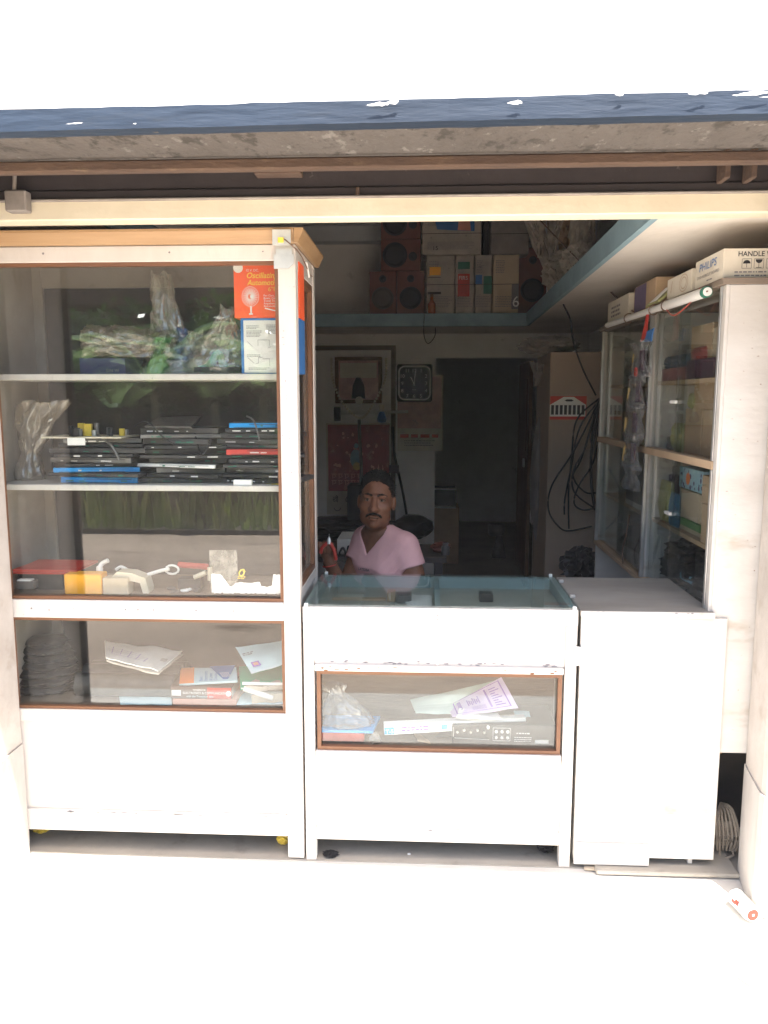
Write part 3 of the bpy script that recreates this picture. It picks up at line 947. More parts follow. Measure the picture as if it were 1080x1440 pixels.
zt1 = stack(56, 196, [.022, .014, .018, .012, .020, .013, .019, .013, .017], 'a', .085, 21, {0: 'cyan_plastic', 8: 'chassis_light', 2: 'cyan_plastic'}, 'left')
zt2 = stack(184, 312, [.018, .013, .020, .014, .017, .013, .019, .014, .021, .015, .020], 'b', .10, 22, {2: 'chassis_light', 3: 'white'}, 'middle')
zt3 = stack(300, 414, [.019, .014, .020, .013, .018, .012, .021, .014, .018, .020, .015, .018], 'c', .085, 23, {6: 'red_plastic', 11: 'cyan_plastic'}, 'right')
# bare circuit board with parts on the left stack
t = thing('circuit_board', 'bare circuit board with upright parts on top of the left player stack', 'circuit board', (-1.2, .18, zt1))
bx0, bx1 = -1.328, -1.046
part('board', B(bx0, bx1, .09, .27, zt1 + .001, zt1 + .006), 'cream_plastic', t)
rp = random.Random(4)
for k in range(14):
    xx = rp.uniform(bx0 + .08, bx1 - .01); yy = rp.uniform(.11, .24); hh = rp.uniform(.012, .045)
    mm = rp.choice(('aluminium', 'chassis_light', 'black_plastic', 'white', 'yellow', 'chassis_light'))
    if k % 2:
        part('component', B(xx, xx + rp.uniform(.01, .03), yy, yy + .015, zt1 + .0065, zt1 + .006 + hh, .001), mm, t)
    else:
        part('component', L([(.007, 0), (.008, .002), (.008, hh), (.004, hh + .001)], (xx, yy, zt1 + .0065), 10), mm, t)
part('clip', fb(-1.234, -1.172, 1.464, 1.489, .0855, .0885), 'white', t)
x, y, z = (-1.414, 0.2, 1.511)
gbag('dusty translucent bag slumped in the corner beside the left player stack', 'tan_bag', (x - .03, .22, S2 + .001), (.045, .045), .28, 13.3, pinch=.5, at=.35, flare=1.5, folds=5, amp=.42, lean=(.08, 0))
# ribbon cables and bare boards lying on and between the stacks
NRB = ['grey ribbon cable trailing over the left player stack', 'thin black wire looped over the middle player stack', 'thin grey wire hanging off the right player stack', 'black wire drooping between the middle and right stacks']
for k, (pp, rr_, mm) in enumerate((([(-1.15, .14, zt1 + .01), (-1.08, .08, zt1 - .02), (-1.05, .075, zt1 - .07)], .004, 'chassis_light'), ([(-1.02, .16, zt2 + .005), (-.95, .09, zt2 + .02), (-.90, .085, zt2 - .03), (-.86, .10, zt2 - .06)], .003, 'cable'),
                                    ([(-.62, .15, zt3 + .02), (-.58, .08, zt3 + .004), (-.56, .072, zt3 - .06)], .003, 'chassis_light'), ([(-.80, .13, zt2 - .02), (-.765, .085, zt2 - .09), (-.73, .09, zt2 - .04)], .0035, 'cable'))):
    solo('loose_wire', T(smooth_path(pp, 6), rr_, 6), mm, NRB[k], 'wire', smooth=True)
solo('tilted_panel', patch((-.965, .10, zt2 + .004), (-.80, .09, zt2 + .002), (-.81, .26, zt2 + .035), (-.97, .27, zt2 + .030), 5, 4, .001, 2, 1, .006), 'chassis', 'dark bare panel lying tilted on the middle player stack', 'panel')
solo('label_tag', fb(-0.652, -0.589, 1.329, 1.349, .062, .078, .001), 'white', 'small white plastic tag in front of the right player stack', 'tag')
solo('paper_scrap', patch((-0.561, 0.07, 1.321), (-0.488, 0.07, 1.317), (-0.5, 0.14, 1.349), (-0.55, 0.14, 1.334), 6, 5, .006, 5, 2), 'yellow', 'yellowish paper scrap at the foot of the right player stack', 'paper scrap')
t = thing('lamp_holder', 'grey stepped plug standing behind the middle player stack', 'plug', (-0.833, 0.3, 1.469))
x, y, z = (-0.833, 0.3, 1.485)
part('body', L([(.018, -.05), (.014, -.005), (.011, -.004), (.011, .012), (.009, .013), (.009, .028), (.005, .03)], (x, .32, z), 14), 'chassis_light', t, smooth=True)

# ------------------------------------------------------------------ third shelf: loose parts
z = S3 + .001
t = thing('red_case', 'flat red plastic case lying on grey parts in the cabinet', 'case', (-1.33, .2, z))
za, zb_ = 1.003, 1.016
part('lid', patch((-1.466, .10, zb_), (-1.232, .10, zb_), (-1.225, .27, zb_ + .002), (-1.454, .27, zb_ + .002), 8, 6, .002, 3, 1, .008), 'red_plastic', t)
part('rim', B(-1.465, -1.232, .096, .104, zb_ - .012, zb_ - .0045, .002), 'red_plastic', t)
t = thing('grey_box', 'dark grey opened unit under the red case', 'unit', (-1.3, .2, z))
part('body', B(-1.458, -1.296, .12, .27, z, zb_ - .0055), 'chassis', t)
t = thing('white_connector', 'white grey connector block at the corner of the cabinet, below the red case', 'connector', (-1.408, 0.07, 0.978))
part('body', fb(-1.442, -1.378, 0.955, 0.985, .07, .11, .003), 'chassis_light', t)
part('top', fb(-1.439, -1.387, 0.979, 0.989, .072, .10, .002), 'white', t)
solo('amber_carton', fb(-1.262, -1.129, 0.941, 1.014, .058, .12, .004), 'amber_box', 'small bright orange yellow carton at the front of the cabinet', 'carton')
solo('brown_carton', fb(-1.126, -1.035, 0.94, 1.001, .062, .12, .003), 'cardboard_pale', 'small tan carton beside the orange yellow carton', 'carton')
x0, x1, z0, z1 = -1.099, -0.969, 0.938, 1.02
bm = bmesh.new()
prof = [(x0, z1 - .018), (x0 + .02, z1), (x0 + (x1 - x0) * .55, z1 - .004), (x1 - .01, z1 - .022), (x1, z0 + .02), (x1, z), (x1 - .02, z), (x1 - .03, z1 - .04), (x0 + .03, z1 - .025)]
a = [bm.verts.new((px, .08, pz)) for px, pz in prof]; b = [bm.verts.new((px, .14, pz)) for px, pz in prof]
bm.faces.new(a); bm.faces.new(b[::-1])
for k in range(len(prof)):
    bm.faces.new((a[k], b[k], b[(k + 1) % len(prof)], a[(k + 1) % len(prof)]))
solo('plastic_cover', bm, 'cream_plastic', 'cream curved plastic cover beside the tan carton', 'cover')
solo('white_bracket', T(smooth_path([(-1.153, 0.13, 0.988), (-1.162, 0.13, 1.014), (-1.157, 0.14, 1.035), (-1.133, 0.14, 1.048)], 5), [.012] * 8 + [.008] * 8, 8), 'white', 'bent white plastic bracket standing above the tan carton', 'bracket', smooth=True)
solo('white_clip', T(smooth_path([(-1.114, 0.16, 1.01), (-1.095, 0.16, 1.021), (-1.07, 0.16, 1.008)], 5), .006, 6), 'white', 'small white clip behind the cream cover', 'clip', smooth=True)
t = thing('headset', 'white earphone set with a ring lying in the middle of the shelf', 'headset', (-0.916, 0.13, 1.009))
part('arm', T(smooth_path([(-0.986, 0.13, 1), (-0.942, 0.13, 1.014), (-0.908, 0.13, 1.022)], 5), .007, 6), 'white', t, smooth=True)
cxr, cyr, czr = (-0.901, 0.14, 1.017)
part('ring', T([(cxr + .024 * math.cos(k * .5236), cyr, czr + .016 * math.sin(k * .5236)) for k in range(13)], .004, 6), 'white', t, smooth=True)
solo('red_bar', T([(-0.89, 0.18, 1.027), (-0.78, 0.18, 1.02)], .011, 10), 'red_plastic', 'red rounded bar lying behind the white parts', 'bar', smooth=True)
solo('cream_button', T([(-0.816, 0.12, 0.994), (-0.772, 0.12, 1.012)], [.008, .009], 8), 'cream_plastic', 'cream oval button lying tilted under the red bar', 'button', smooth=True)
solo('cream_plug', T([(-0.757, 0.11, 0.986), (-0.756, 0.11, 1.033)], .008, 8), 'cream_plastic', 'cream upright plug at the end of the red bar', 'plug', smooth=True)
solo('dark_module', fb(-0.876, -0.794, 0.947, 0.988, .12, .17, .002), 'chassis', 'small dark circuit module under the cream button', 'module')
NS = ['grey plastic scrap beside the headset', 'white plastic scrap below the headset', 'small white chip near the dark module', 'white torn scrap in front of the dark module', 'tiny cream scrap by the cream cover']
for k, (a, b_) in enumerate(((234, 824), (247, 829), (262, 833), (251, 834), (222, 833))):
    cx_ = (a - 598) / 1130.0 * 2.72
    solo('plastic_scrap', crumple((cx_, .09 + .012 * k, z + .007), (.016, .012, .0065), k * 3.3, .4, 2), 'white' if k % 2 else 'chassis_light', NS[k], 'scrap')
# torn labels left on the inside of the pane
t = thing('torn_label', 'torn white paper label stuck inside the cabinet pane', 'label', (-0.601, 0.032, 0.959))
Ft = Fr((-0.73, .0345, 0.957)); pm = (-0.483 - -0.73) / 100.0
bm = bmesh.new()
rt = random.Random(2)
top = [(0, 28), (13, 27), (19, 20), (24, 12), (28, 10), (34, 15), (42, 16), (52, 15), (60, 16), (68, 17), (70, 11), (78, 10), (85, 12), (87, 28), (100, 28)]
for (a0, b0), (a1, b1) in zip(top, top[1:]):
    n_ = max(1, int((a1 - a0) / 2.5))
    for i in range(n_):
        u0, u1 = i / n_, (i + 1) / n_
        lo = .5 + 2.2 * max(0, rt.random() - .45)
        poly(bm, Ft, [((a0 + (a1 - a0) * u0) * pm, lo * pm), ((a0 + (a1 - a0) * u1) * pm, lo * pm), ((a0 + (a1 - a0) * u1) * pm, (b0 + (b1 - b0) * u1 + rt.random()) * pm), ((a0 + (a1 - a0) * u0) * pm, (b0 + (b1 - b0) * u0 + rt.random()) * pm)], .0015)
part('torn_edge', bm, 'white', t)
film('old_glue', (.8, .79, .75), (.62, .57, .50), .30, .03, .3, 30)
bm = bmesh.new(); rect(bm, Ft, -2 * pm, 0, 37 * pm, 62 * pm, .0008); part('glue_patch', bm, 'old_glue', t)
bm = bmesh.new()
pline(bm, Ft, [((37 + 6 + 5 * math.cos(k * .9) * (1 - k * .03)) * pm, (30 + 6 * math.sin(k * .9 + .3) * (1 - k * .03)) * pm) for k in range(16)], .8 * pm, .002)
dashes(bm, Ft, 37 * pm, 48 * pm, 25 * pm, 2, 2.2 * pm, 1.0 * pm, 5, .002)
part('yellow_mark', bm, 'yellow', t)

# ------------------------------------------------------------------ bottom compartment
z = S4 + .001
x, y, zz = (-1.424, 0.2, 0.606)
bm = bmesh.new()
for k in range(7):
    b2 = crumple((x + .005 * math.sin(k * 2.2), .21 + .004 * k, z + .016 + .027 * k), (.135 - .009 * k, .105 - .006 * k, .022), 21.0 + k * 3, .14, 4)
    me_ = bpy.data.meshes.new('fold'); b2.to_mesh(me_); b2.free(); bm.from_mesh(me_); bpy.data.meshes.remove(me_)
solo('black_bundle', bm, 'black_plastic', 'pile of folded black cloth in the bottom corner of the cabinet', 'bundle', smooth=True)
t = thing('grey_roll', 'long dark grey padded roll under the folded newspaper', 'roll', (-1.05, .2, z))
bm = bmesh.new()
for k in range(3):
    tube(bm, [(-1.268, .14 + .07 * k, z + .045 + .012 * (k == 1)), (-0.905, .15 + .07 * k, z + .043 + .012 * (k == 1))], .043, 12)
part('padding', bm, 'chassis', t, smooth=True)
zr = z + .10
t = thing('folded_newspaper', 'folded white printed newspaper on top of the grey roll', 'newspaper', (-1.029, 0.15, 0.644))
c00, c10, c11, c01 = (-1.142, 0.1, 0.699), (-0.95, 0.09, 0.655), (-0.913, 0.26, 0.675), (-1.211, 0.26, 0.707)
part('sheet', patch(c00, c10, c11, c01, 14, 10, .010, 4, 3, .004), 'paper', t)
c = [(Vector(q) + Vector((.004, -.004, -.010))) for q in (c00, c10, c11, c01)]
part('sheet', patch(*c, 14, 10, .010, 4, 3.4, .006), 'newsprint', t)
ZP = Vector((0, 0, .0))
nrm = (Vector(c10) - Vector(c00)).cross(Vector(c01) - Vector(c00)).normalized()
Fn = Fr(Vector(c00) + nrm * .012, Vector(c10) - Vector(c00), Vector(c01) - Vector(c00), nrm)
bm = bmesh.new()
for k in range(5):
    line(bm, Fn, (.02 + .03 * k, .02), (.03 + .036 * k, .10), .0015, .003)
for k in range(4):
    line(bm, Fn, (.01, .02 + .022 * k), (.15, .03 + .02 * k), .0013, .003)
part('print', bm, 'purple_print', t)
def book(name, corners, th, m, label, cat='book', page='paper'):
    """A closed book or pad lying on its back cover: near-left, near-right, far-right, far-left corners of the top."""
    t = thing(name, label, cat, corners[0])
    C = [Vector(q) for q in corners]
    bm = bmesh.new()
    def slab(z0, z1, ins):
        cen = sum(C, Vector()) / 4
        P = [cen + (q - cen) * ins for q in C]
        a = [bm.verts.new(q + Vector((0, 0, z0))) for q in P]; b = [bm.verts.new(q + Vector((0, 0, z1))) for q in P]
        bm.faces.new(a[::-1]); bm.faces.new(b)
        for k in range(4):
            bm.faces.new((a[k], a[(k + 1) % 4], b[(k + 1) % 4], b[k]))
    slab(-.0025, 0, 1.0); slab(-th, -th + .0025, 1.0)
    part('cover', bm, m, t)
    bm = bmesh.new(); slab(-th + .0026, -.0026, .975)
    part('pages', bm, page, t)
    return t, Fr(C[0], C[1] - C[0], C[3] - C[0], (C[1] - C[0]).cross(C[3] - C[0])), (C[1] - C[0]).length, (C[3] - C[0]).length
mat('book_brown', (.14, .10, .085), .5)
mat('salmon_card', (.62, .30, .22), .7)
solo('salmon_pad', fb(-0.896, -0.666, 0.526, 0.558, .075, .26, .002), 'salmon_card', 'salmon pink pad at the bottom of the book pile', 'pad')
zt = 0.558
t = thing('thick_book', 'thick dark red and brown handbook in the book pile', 'book', (-.75, .15, zt))
X0, X1, Z0, Z1 = -0.903, -0.682, 0.557, 0.609
Z0 = zt + .001; Z1 = Z0 + .045
part('spine', B(X0, X1, .078, .086, Z0, Z1, .003), 'book_brown', t)
part('cover', B(X0, X1, .0865, .24, Z1 - .004, Z1), 'book_brown', t)
part('pages', B(X0 + .004, X1 - .004, .0865, .236, Z0 + .003, Z1 - .0045), 'paper', t)
bm = bmesh.new(); Fs = Fr((X0, .078, Z0)); wS = X1 - X0
rect(bm, Fs, wS * .60, .001, wS * .995, .043); part('red_panel', bm, 'red_print', t)
text('lettering', 'ELECTRONICS & COMMUNICATION', Fs, wS * .20, .019, .011, 'white_print', t, sx=.95, e=.002)
text('lettering', 'HANDBOOK', Fs, wS * .37, .032, .008, 'white_print', t, e=.002)
text('lettering', 'with the Transistor data', Fs, wS * .26, .007, .010, 'blue_paper', t, e=.002)
bm = bmesh.new(); rect(bm, Fs, wS * .02, .012, wS * .17, .032, .0015); disc(bm, Fs, wS * .95, .022, .010, 16, .002); part('emblem', bm, 'white_print', t)
t, Fb, wB, hB = book('paper_book', [(-0.874, 0.09, 0.609), (-0.665, 0.1, 0.622), (-0.698, 0.22, 0.631), (-0.909, 0.22, 0.622)], .007, 'blue_paper', 'orange white and blue paperback lying on the thick handbook')
bm = bmesh.new(); rect(bm, Fb, 0, 0, wB * .25, hB); part('orange_panel', bm, 'orange_print', t)
bm = bmesh.new(); poly(bm, Fb, [(wB * .52, hB), (wB * .76, hB * .12), (wB * .84, hB * .12), (wB * .99, hB)]); part('blue_panel', bm, 'blue_print', t)
Fbr = Fr(Fb.p(wB * .40, hB * .06), Fb.v, -Fb.u, Fb.n)
for k, s in enumerate(('Basic', 'Electronics', '& Linear', 'Circuits')):
    text('lettering', s, Fbr, 0, -k * wB * .085, wB * .09, 'blue_print', t, e=.002)
bm = bmesh.new()
for k in range(5):
    line(bm, Fb, (wB * (.70 + .035 * k), hB * .55), (wB * (.76 + .03 * k), hB * .25), wB * .012, .002)
part('stripes', bm, 'white_print', t)
bm = bmesh.new()
for k in range(4):
    disc(bm, Fb, wB * (.31 + .05 * k), hB * .93, wB * .014, 8, .002)
part('dots', bm, 'black_print', t)
t, Fg, wG, hG = book('green_folder', [(-0.653, 0.09, 0.602), (-0.463, 0.09, 0.608), (-0.489, 0.25, 0.63), (-0.694, 0.25, 0.623)], .012, 'mint_card', 'green folder lying on papers in the cabinet corner', 'folder')
part('white_spine', T([(-0.645, 0.092, 0.615), (-0.474, 0.092, 0.615)], .006, 8), 'white', t)
solo('blue_envelope', patch((-0.615, 0.1, 0.65), (-0.443, 0.1, 0.697), (-0.458, 0.2, 0.75), (-0.694, 0.2, 0.714), 12, 8, .008, 3, 8, .002), 'blue_paper', 'pale blue envelope with a stamp leaning on the green folder', 'envelope')
e0, e1, e3 = Vector((-0.615, 0.1, 0.65)), Vector((-0.443, 0.1, 0.697)), Vector((-0.694, 0.2, 0.714))
nn = (e1 - e0).cross(e3 - e0).normalized()
Fe = Fr(e0 + nn * .006, e1 - e0, e3 - e0, nn)
env = bpy.data.objects['blue_envelope']
bm = bmesh.new(); rect(bm, Fe, .020, .020, .050, .045, .002); part('stamp', bm, 'purple_print', env)
bm = bmesh.new(); rect(bm, Fe, .026, .025, .044, .040, .003); part('stamp_face', bm, 'salmon_card', env)
bm = bmesh.new(); dashes(bm, Fe, .01, .05, .095, 2, .008, .0045, 3, .003); part('address', bm, 'grey_print', env)
for k, (q, mm, lb) in enumerate((((335, 975, 402, 968, .006), 'newsprint', 'brown edged paper sheaf under the green folder'), ((345, 985, 412, 978, .010), 'cardboard_pale', 'tan paper sheaf in the cabinet corner pile'), ((318, 993, 412, 990, .004), 'blue_paper', 'pale blue sheet lying at the bottom of the cabinet corner pile'))):
    xa = (q[0] - 598) / 1130.0 * 2.73; xb = (q[2] - 598) / 1130.0 * 2.73
    zz = z + (.060, .022, .003)[k]
    solo('paper_sheaf', patch((xa, .08, zz), (xb, .085, zz + .006), (xb + .03, .24, zz + .004), (xa + .03, .25, zz + .004), 10, 6, .006, 4, k * 2.0, (.016, .030, .004)[k]), mm, lb, 'papers')
solo('rolled_paper', T([(-0.639, 0.085, 0.599), (-0.534, 0.08, 0.566)], [.010, .009], 10), 'paper', 'rolled cream paper poking out of the corner pile', 'paper roll', smooth=True)
solo('pale_sheet', patch((-1.08, .058, z + .002), (-0.894, .06, z + .003), (-0.925, .15, z + .006), (-1.122, .15, z + .005), 8, 5, .003, 4, 6), 'blue_paper', 'pale sheet lying flat in front of the grey roll', 'paper')

# things on top of the cabinet
solo('flat_carton', patch((-0.826, .10, 2.154), (-0.504, .10, 2.154), (-0.585, .36, 2.158), (-0.854, .32, 2.20), 8, 6, .003, 3, 1, .004), 'cardboard_pale', 'flattened pale carton lying on top of the tall cabinet', 'carton')

# ------------------------------------------------------------------ glass-topped counter
ct = thing('glass_counter', 'white wooden counter with glass top and brown framed window', 'counter', (.05, .25, 0))
for (x0, x1, y0, y1) in ((-.410, -.374, 0, .04), (.478, .516, 0, .04), (-.410, -.374, .46, .50), (.478, .516, .46, .50)):
    part('leg', B(x0, x1, y0, y1, 0, .868, .002), 'white_paint', ct)
part('base_rail', B(-.3735, .4775, .003, .03, .078, .125, .002), 'white_paint', ct)
part('base_panel', B(-.3735, .4775, .010, .026, .1255, .385), 'white_paint', ct)
part('sill_strip', B(-.372, .474, -.006, .03, .3855, .411, .002), 'white_paint', ct)
part('head_strip', B(-.372, .474, -.006, .03, .700, .722, .002), 'white_paint', ct)
part('upper_panel', B(-.3735, .041, .008, .026, .7225, .868), 'white_paint', ct)
part('upper_panel', B(.0555, .4775, .008, .026, .7225, .868), 'white_paint', ct)
part('divider', B(.0415, .055, .003, .03, .7225, .868, .001), 'white_paint', ct)
part('top_rail', B(-.4105, .5165, -.002, .028, .8685, .925, .002), 'white_paint', ct)
part('back_rail', B(-.4105, .5165, .472, .500, .8685, .925, .002), 'teal_paint', ct)
part('side_rail', B(-.4105, -.3865, .0285, .4715, .8685, .925, .002), 'teal_paint', ct)
part('side_rail', B(.4925, .5165, .0285, .4715, .8685, .925, .002), 'teal_paint', ct)
part('middle_rail', B(.040, .058, .0285, .4715, .8825, .922), 'teal_paint', ct)
part('tray_floor', B(-.386, .492, .0285, .4715, .872, .882), 'ply_floor', ct)
part('side_panel', B(-.405, -.392, .041, .459, .08, .868), 'white_paint', ct)
part('side_panel', B(.495, .510, .041, .459, .08, .868), 'white_paint', ct)
part('shelf', B(-.391, .494, .0315, .459, .392, .412), 'raw_wood', ct)
part('back_panel', B(-.391, .494, .46, .468, .08, .80), 'raw_wood', ct)
part('window_back', B(-.391, .494, .30, .308, .4125, .800), 'raw_wood', ct)
bead(-.366, .471, .4115, .6995, .004, .024, .013, ct)
part('pane', B(-.3655, .4705, .0245, .0285, .4125, .699), 'glass', ct)
part('glass_top', B(-.408, .514, .0, .498, .9265, .9325, .0006), 'green_glass', ct)
for (x, y) in ((-.398, -.004), (.503, -.004), (.50, .497), (-.39, .497)):
    part('corner_clip', B(x - .006, x + .006, y - .003, y + .008, .918, .937, .001), 'white', ct)
bm = bmesh.new()
rs = random.Random(9)
for k in range(18):
    x = -.36 + .83 * k / 17 if k < 7 else rs.uniform(-.4, .5)
    z = .397 if k < 7 else rs.choice((.71, .90, .10, .88, .30))
    disc(bm, Fr((x, -.0062 if k < 7 or z == .71 else -.0022 if z > .87 else .0028 if z == .10 else .0098, z)), 0, 0, rs.uniform(.0016, .0032), 8, .0005)
part('nail', bm, 'grey_print', ct)
for z in (.90, .885):
    bm = bmesh.new(); disc(bm, Fr((.048, -.0022, z)), 0, 0, .003, 8); part('screw', bm, 'grey_print', ct)

# goods in the glass tray
z = .8825
solo('card_sheet', patch((-.06, .17, z + .004), (.10 - .07, .16, z + .004), (.03, .30, z + .012), (-.08, .31, z + .016), 8, 6, .004, 3, 2), 'paper', 'white folded card lying in the glass counter top', 'card')
solo('small_bulb_box', B(-.135, -.105, .24, .29, z + .001, z + .036, .002), 'cardboard', 'small brown carton standing in the glass counter top', 'carton')
solo('grey_carton', B(-.10, -.045, .22, .29, z + .001, z + .028, .002), 'chassis_light', 'small grey carton beside the brown one in the counter top', 'carton')
solo('wood_ruler', B(-.34, -.14, .25, .275, z + .001, z + .008), 'cardboard', 'flat brown strip lying in the glass counter top', 'strip')
solo('dark_carton', B(.205, .255, .25, .31, z + .001, z + .03, .002), 'chassis', 'small dark carton in the far half of the counter top', 'carton')

# goods behind the counter window
z = .4125
t = thing('red_tray', 'flat red and clear plastic tray at the bottom of the counter window', 'tray', (-.26, .1, z))
part('tray', fb(-0.359, -0.207, 0.42, 0.454, .055, .20, .003), 'red_plastic', t)
zt = 0.454
t = thing('blue_tray', 'bright blue tray lying on the red tray behind the counter window', 'tray', (-.26, .1, zt))
part('tray', patch((-0.36, .05, zt + .006), (-0.176, .05, zt + .006), (-0.156, .17, zt + .012), (-0.357, .17, zt + .012), 6, 5, .001, 2, 1, .010), 'cyan_plastic', t)
x, y, zz = (-0.266, 0.1, 0.521)
solo('silver_bag', gathered((x - .012, .105, zt + .016), (.088, .05), .135, 31.0, pinch=.22, at=.8, flare=.5, folds=6, amp=.34, lean=(-.05, .02)), 'silver_bag', 'shiny crumpled clear bag on the blue tray', 'plastic bag')
solo('clear_pouch', crumple((-0.17, .065, z + .022), (.024, .016, .022), 6.0, .3, 3, lambda u: 1.3 - 1.0 * u), 'tan_bag', 'small clear pouch beside the trays', 'pouch', smooth=True)
# long white carton, lying askew
t = thing('tube_carton', 'long white tube carton with blue ends lying across the counter window', 'carton', (0.064, 0.09, 0.468))
p0, p1 = Vector((-0.137, 0.07, 0.467)), Vector((0.365, 0.13, 0.482))
d = (p1 - p0).normalized(); u2 = Vector((0, 0, 1)); n2 = d.cross(u2).normalized(); u2 = n2.cross(d).normalized()
bm = bmesh.new()
hh = .018
cor = [(-hh, -hh), (hh, -hh), (hh, hh), (-hh, hh)]
a = [bm.verts.new(p0 + n2 * s + u2 * q) for s, q in cor]; b = [bm.verts.new(p1 + n2 * s * .9 + u2 * q * .9) for s, q in cor]
bm.faces.new(a[::-1]); bm.faces.new(b)
for k in range(4):
    bm.faces.new((a[k], a[(k + 1) % 4], b[(k + 1) % 4], b[k]))
part('carton', bm, 'white', t)
Fc = Fr(p0 + n2 * hh - u2 * hh, d, u2, n2); lc = (p1 - p0).length
bm = bmesh.new(); rect(bm, Fc, .0, .002, .034, .028); rect(bm, Fc, lc * .40, .010, lc * .44, .026); part('blue_print', bm, 'cyan_plastic', t)
bm = bmesh.new(); dashes(bm, Fc, .06, .16, .026, 2, .010, .005, 8); part('print', bm, 'purple_print', t)
text('lettering', 'T-5', Fc, .004, .006, .020, 'white_print', t, e=.0016)
# black amplifier seen from behind
t = thing('amplifier', 'black amplifier showing its rear sockets behind the counter window', 'amplifier', (.28, .12, z))
X0, X1, Z0, Z1 = 0.104, 0.478, 0.416, 0.485
part('case', B(X0, .468, .076, .27, z + .001, Z1, .002), 'black_plastic', t)
Fa = Fr((X0, .076, z)); wA = .468 - X0; hA = Z1 - z
bm = bmesh.new()
pline(bm, Fa, [(.005, hA * .35), (.005, hA * .85)], .0012); pline(bm, Fa, [(.008, hA * .30), (wA * .36, hA * .24)], .0014)
pline(bm, Fa, [(wA * .395, hA * .2), (wA * .395, hA * .85), (wA * .56, hA * .85), (wA * .56, hA * .2), (wA * .395, hA * .2)], .0012)
rect(bm, Fa, wA * .80, hA * .10, wA * .93, hA * .28); dashes(bm, Fa, wA * .62, wA * .76, hA * .62, 1, .01, .004, 4); dashes(bm, Fa, wA * .60, wA * .78, hA * .40, 3, .007, .002, 5)
part('print', bm, 'white_print', t)
for i in range(3):
    for j in range(2):
        part('socket', L([(.0052, 0), (.0052, -.006), (.003, -.0061), (.003, -.002)], (X0 + wA * (.425 + .055 * i), .0755, z + hA * (.38 + .30 * j)), 12, 'y'), 'white', t)
for i in range(5):
    part('knob', L([(.0045, 0), (.004, -.007), (.001, -.0072)], (X0 + wA * (.05 + .065 * i), .0755, z + hA * (.72 if i % 2 else .62)), 12, 'y'), 'aluminium', t)
part('white_plug', L([(.006, 0), (.005, -.010), (.001, -.0105)], (X0 + wA * .345, .0755, z + hA * .9), 12, 'y'), 'white', t)
# paper flyers
solo('green_form', patch((-0.025, 0.12, 0.502), (0.167, 0.13, 0.496), (0.288, 0.2, 0.609), (-0.047, 0.2, 0.521), 12, 8, .008, 3, 5), 'green_paper', 'pale green printed form under the purple flyer', 'paper')
g0, g1, g3 = Vector((-0.025, 0.12, 0.502)), Vector((0.167, 0.13, 0.496)), Vector((-0.047, 0.2, 0.521))
t = thing('purple_flyer', 'pink and purple printed flyer leaning on the white carton', 'flyer', (0.215, 0.1, 0.512))
c = [Vector(q) for q in ((0.099, 0.085, 0.505), (0.294, 0.09, 0.515), (0.342, 0.1, 0.539), (0.284, 0.16, 0.629))]
c00, c10, c11, c01 = Vector((0.104, 0.09, 0.506)), Vector((0.336, 0.092, 0.542)), Vector((0.282, 0.17, 0.628)), Vector((0.091, 0.17, 0.514))
part('sheet', patch(c00, c10, c11, c01, 12, 10, .004, 3, 2), 'purple_paper', t)
nq = (c10 - c00).cross(c01 - c00).normalized()
if nq.y > 0:
    nq = -nq
Fq = Fr(c00 + nq * .004, c10 - c00, (c11 - c10), nq)
def bil(u, v):
    return c00 * (1 - u) * (1 - v) + c10 * u * (1 - v) + c11 * u * v + c01 * (1 - u) * v + nq * .005
bm = bmesh.new()
def bq(u0, v0, u1, v1):
    bm.faces.new([bm.verts.new(bil(*q)) for q in ((u0, v0), (u1, v0), (u1, v1), (u0, v1))])
for k in range(7):
    bq(.30 + .03 * k, .40 + .05 * (k % 2), .32 + .03 * k, .72 - .05 * (k % 3))
bq(.08, .06, .92, .08); bq(.90, .08, .92, .92); bq(.08, .90, .92, .92); bq(.08, .08, .10, .92)
bq(.62, .14, .65, .84); bq(.14, .30, .20, .80)
for k in range(8):
    bq(.70, .16 + .085 * k, .86 - .04 * (k % 3), .19 + .085 * k)
    bq(.34, .14 + .03 * k, .56, .15 + .03 * k) if k < 6 else None
part('print', bm, 'purple_print', t, fix=False)
solo('white_slips', patch((0.114, 0.075, 0.507), (0.279, 0.08, 0.503), (0.267, 0.12, 0.51), (0.13, 0.12, 0.526), 8, 5, .006, 3, 9), 'paper', 'white torn slips in front of the purple flyer', 'paper')
solo('grey_leaflet', patch((0.34, 0.13, 0.479), (0.39, 0.13, 0.474), (0.386, 0.18, 0.497), (0.33, 0.18, 0.496), 6, 5, .003, 3, 1), 'blue_paper', 'pale grey leaflet behind the end of the white carton', 'leaflet')
solo('brown_strip', patch((-0.016, 0.07, 0.422), (0.029, 0.07, 0.412), (0.009, 0.15, 0.409), (-0.032, 0.15, 0.413), 5, 4, .001, 3, 1, .002), 'cardboard', 'short brown strip lying under the white carton', 'strip')
solo('dark_flap', patch((0.044, 0.09, 0.43), (0.115, 0.09, 0.432), (0.139, 0.17, 0.425), (0.087, 0.17, 0.435), 5, 4, .001, 3, 1, .002), 'chassis', 'dark grey flap lying beside the amplifier', 'flap')

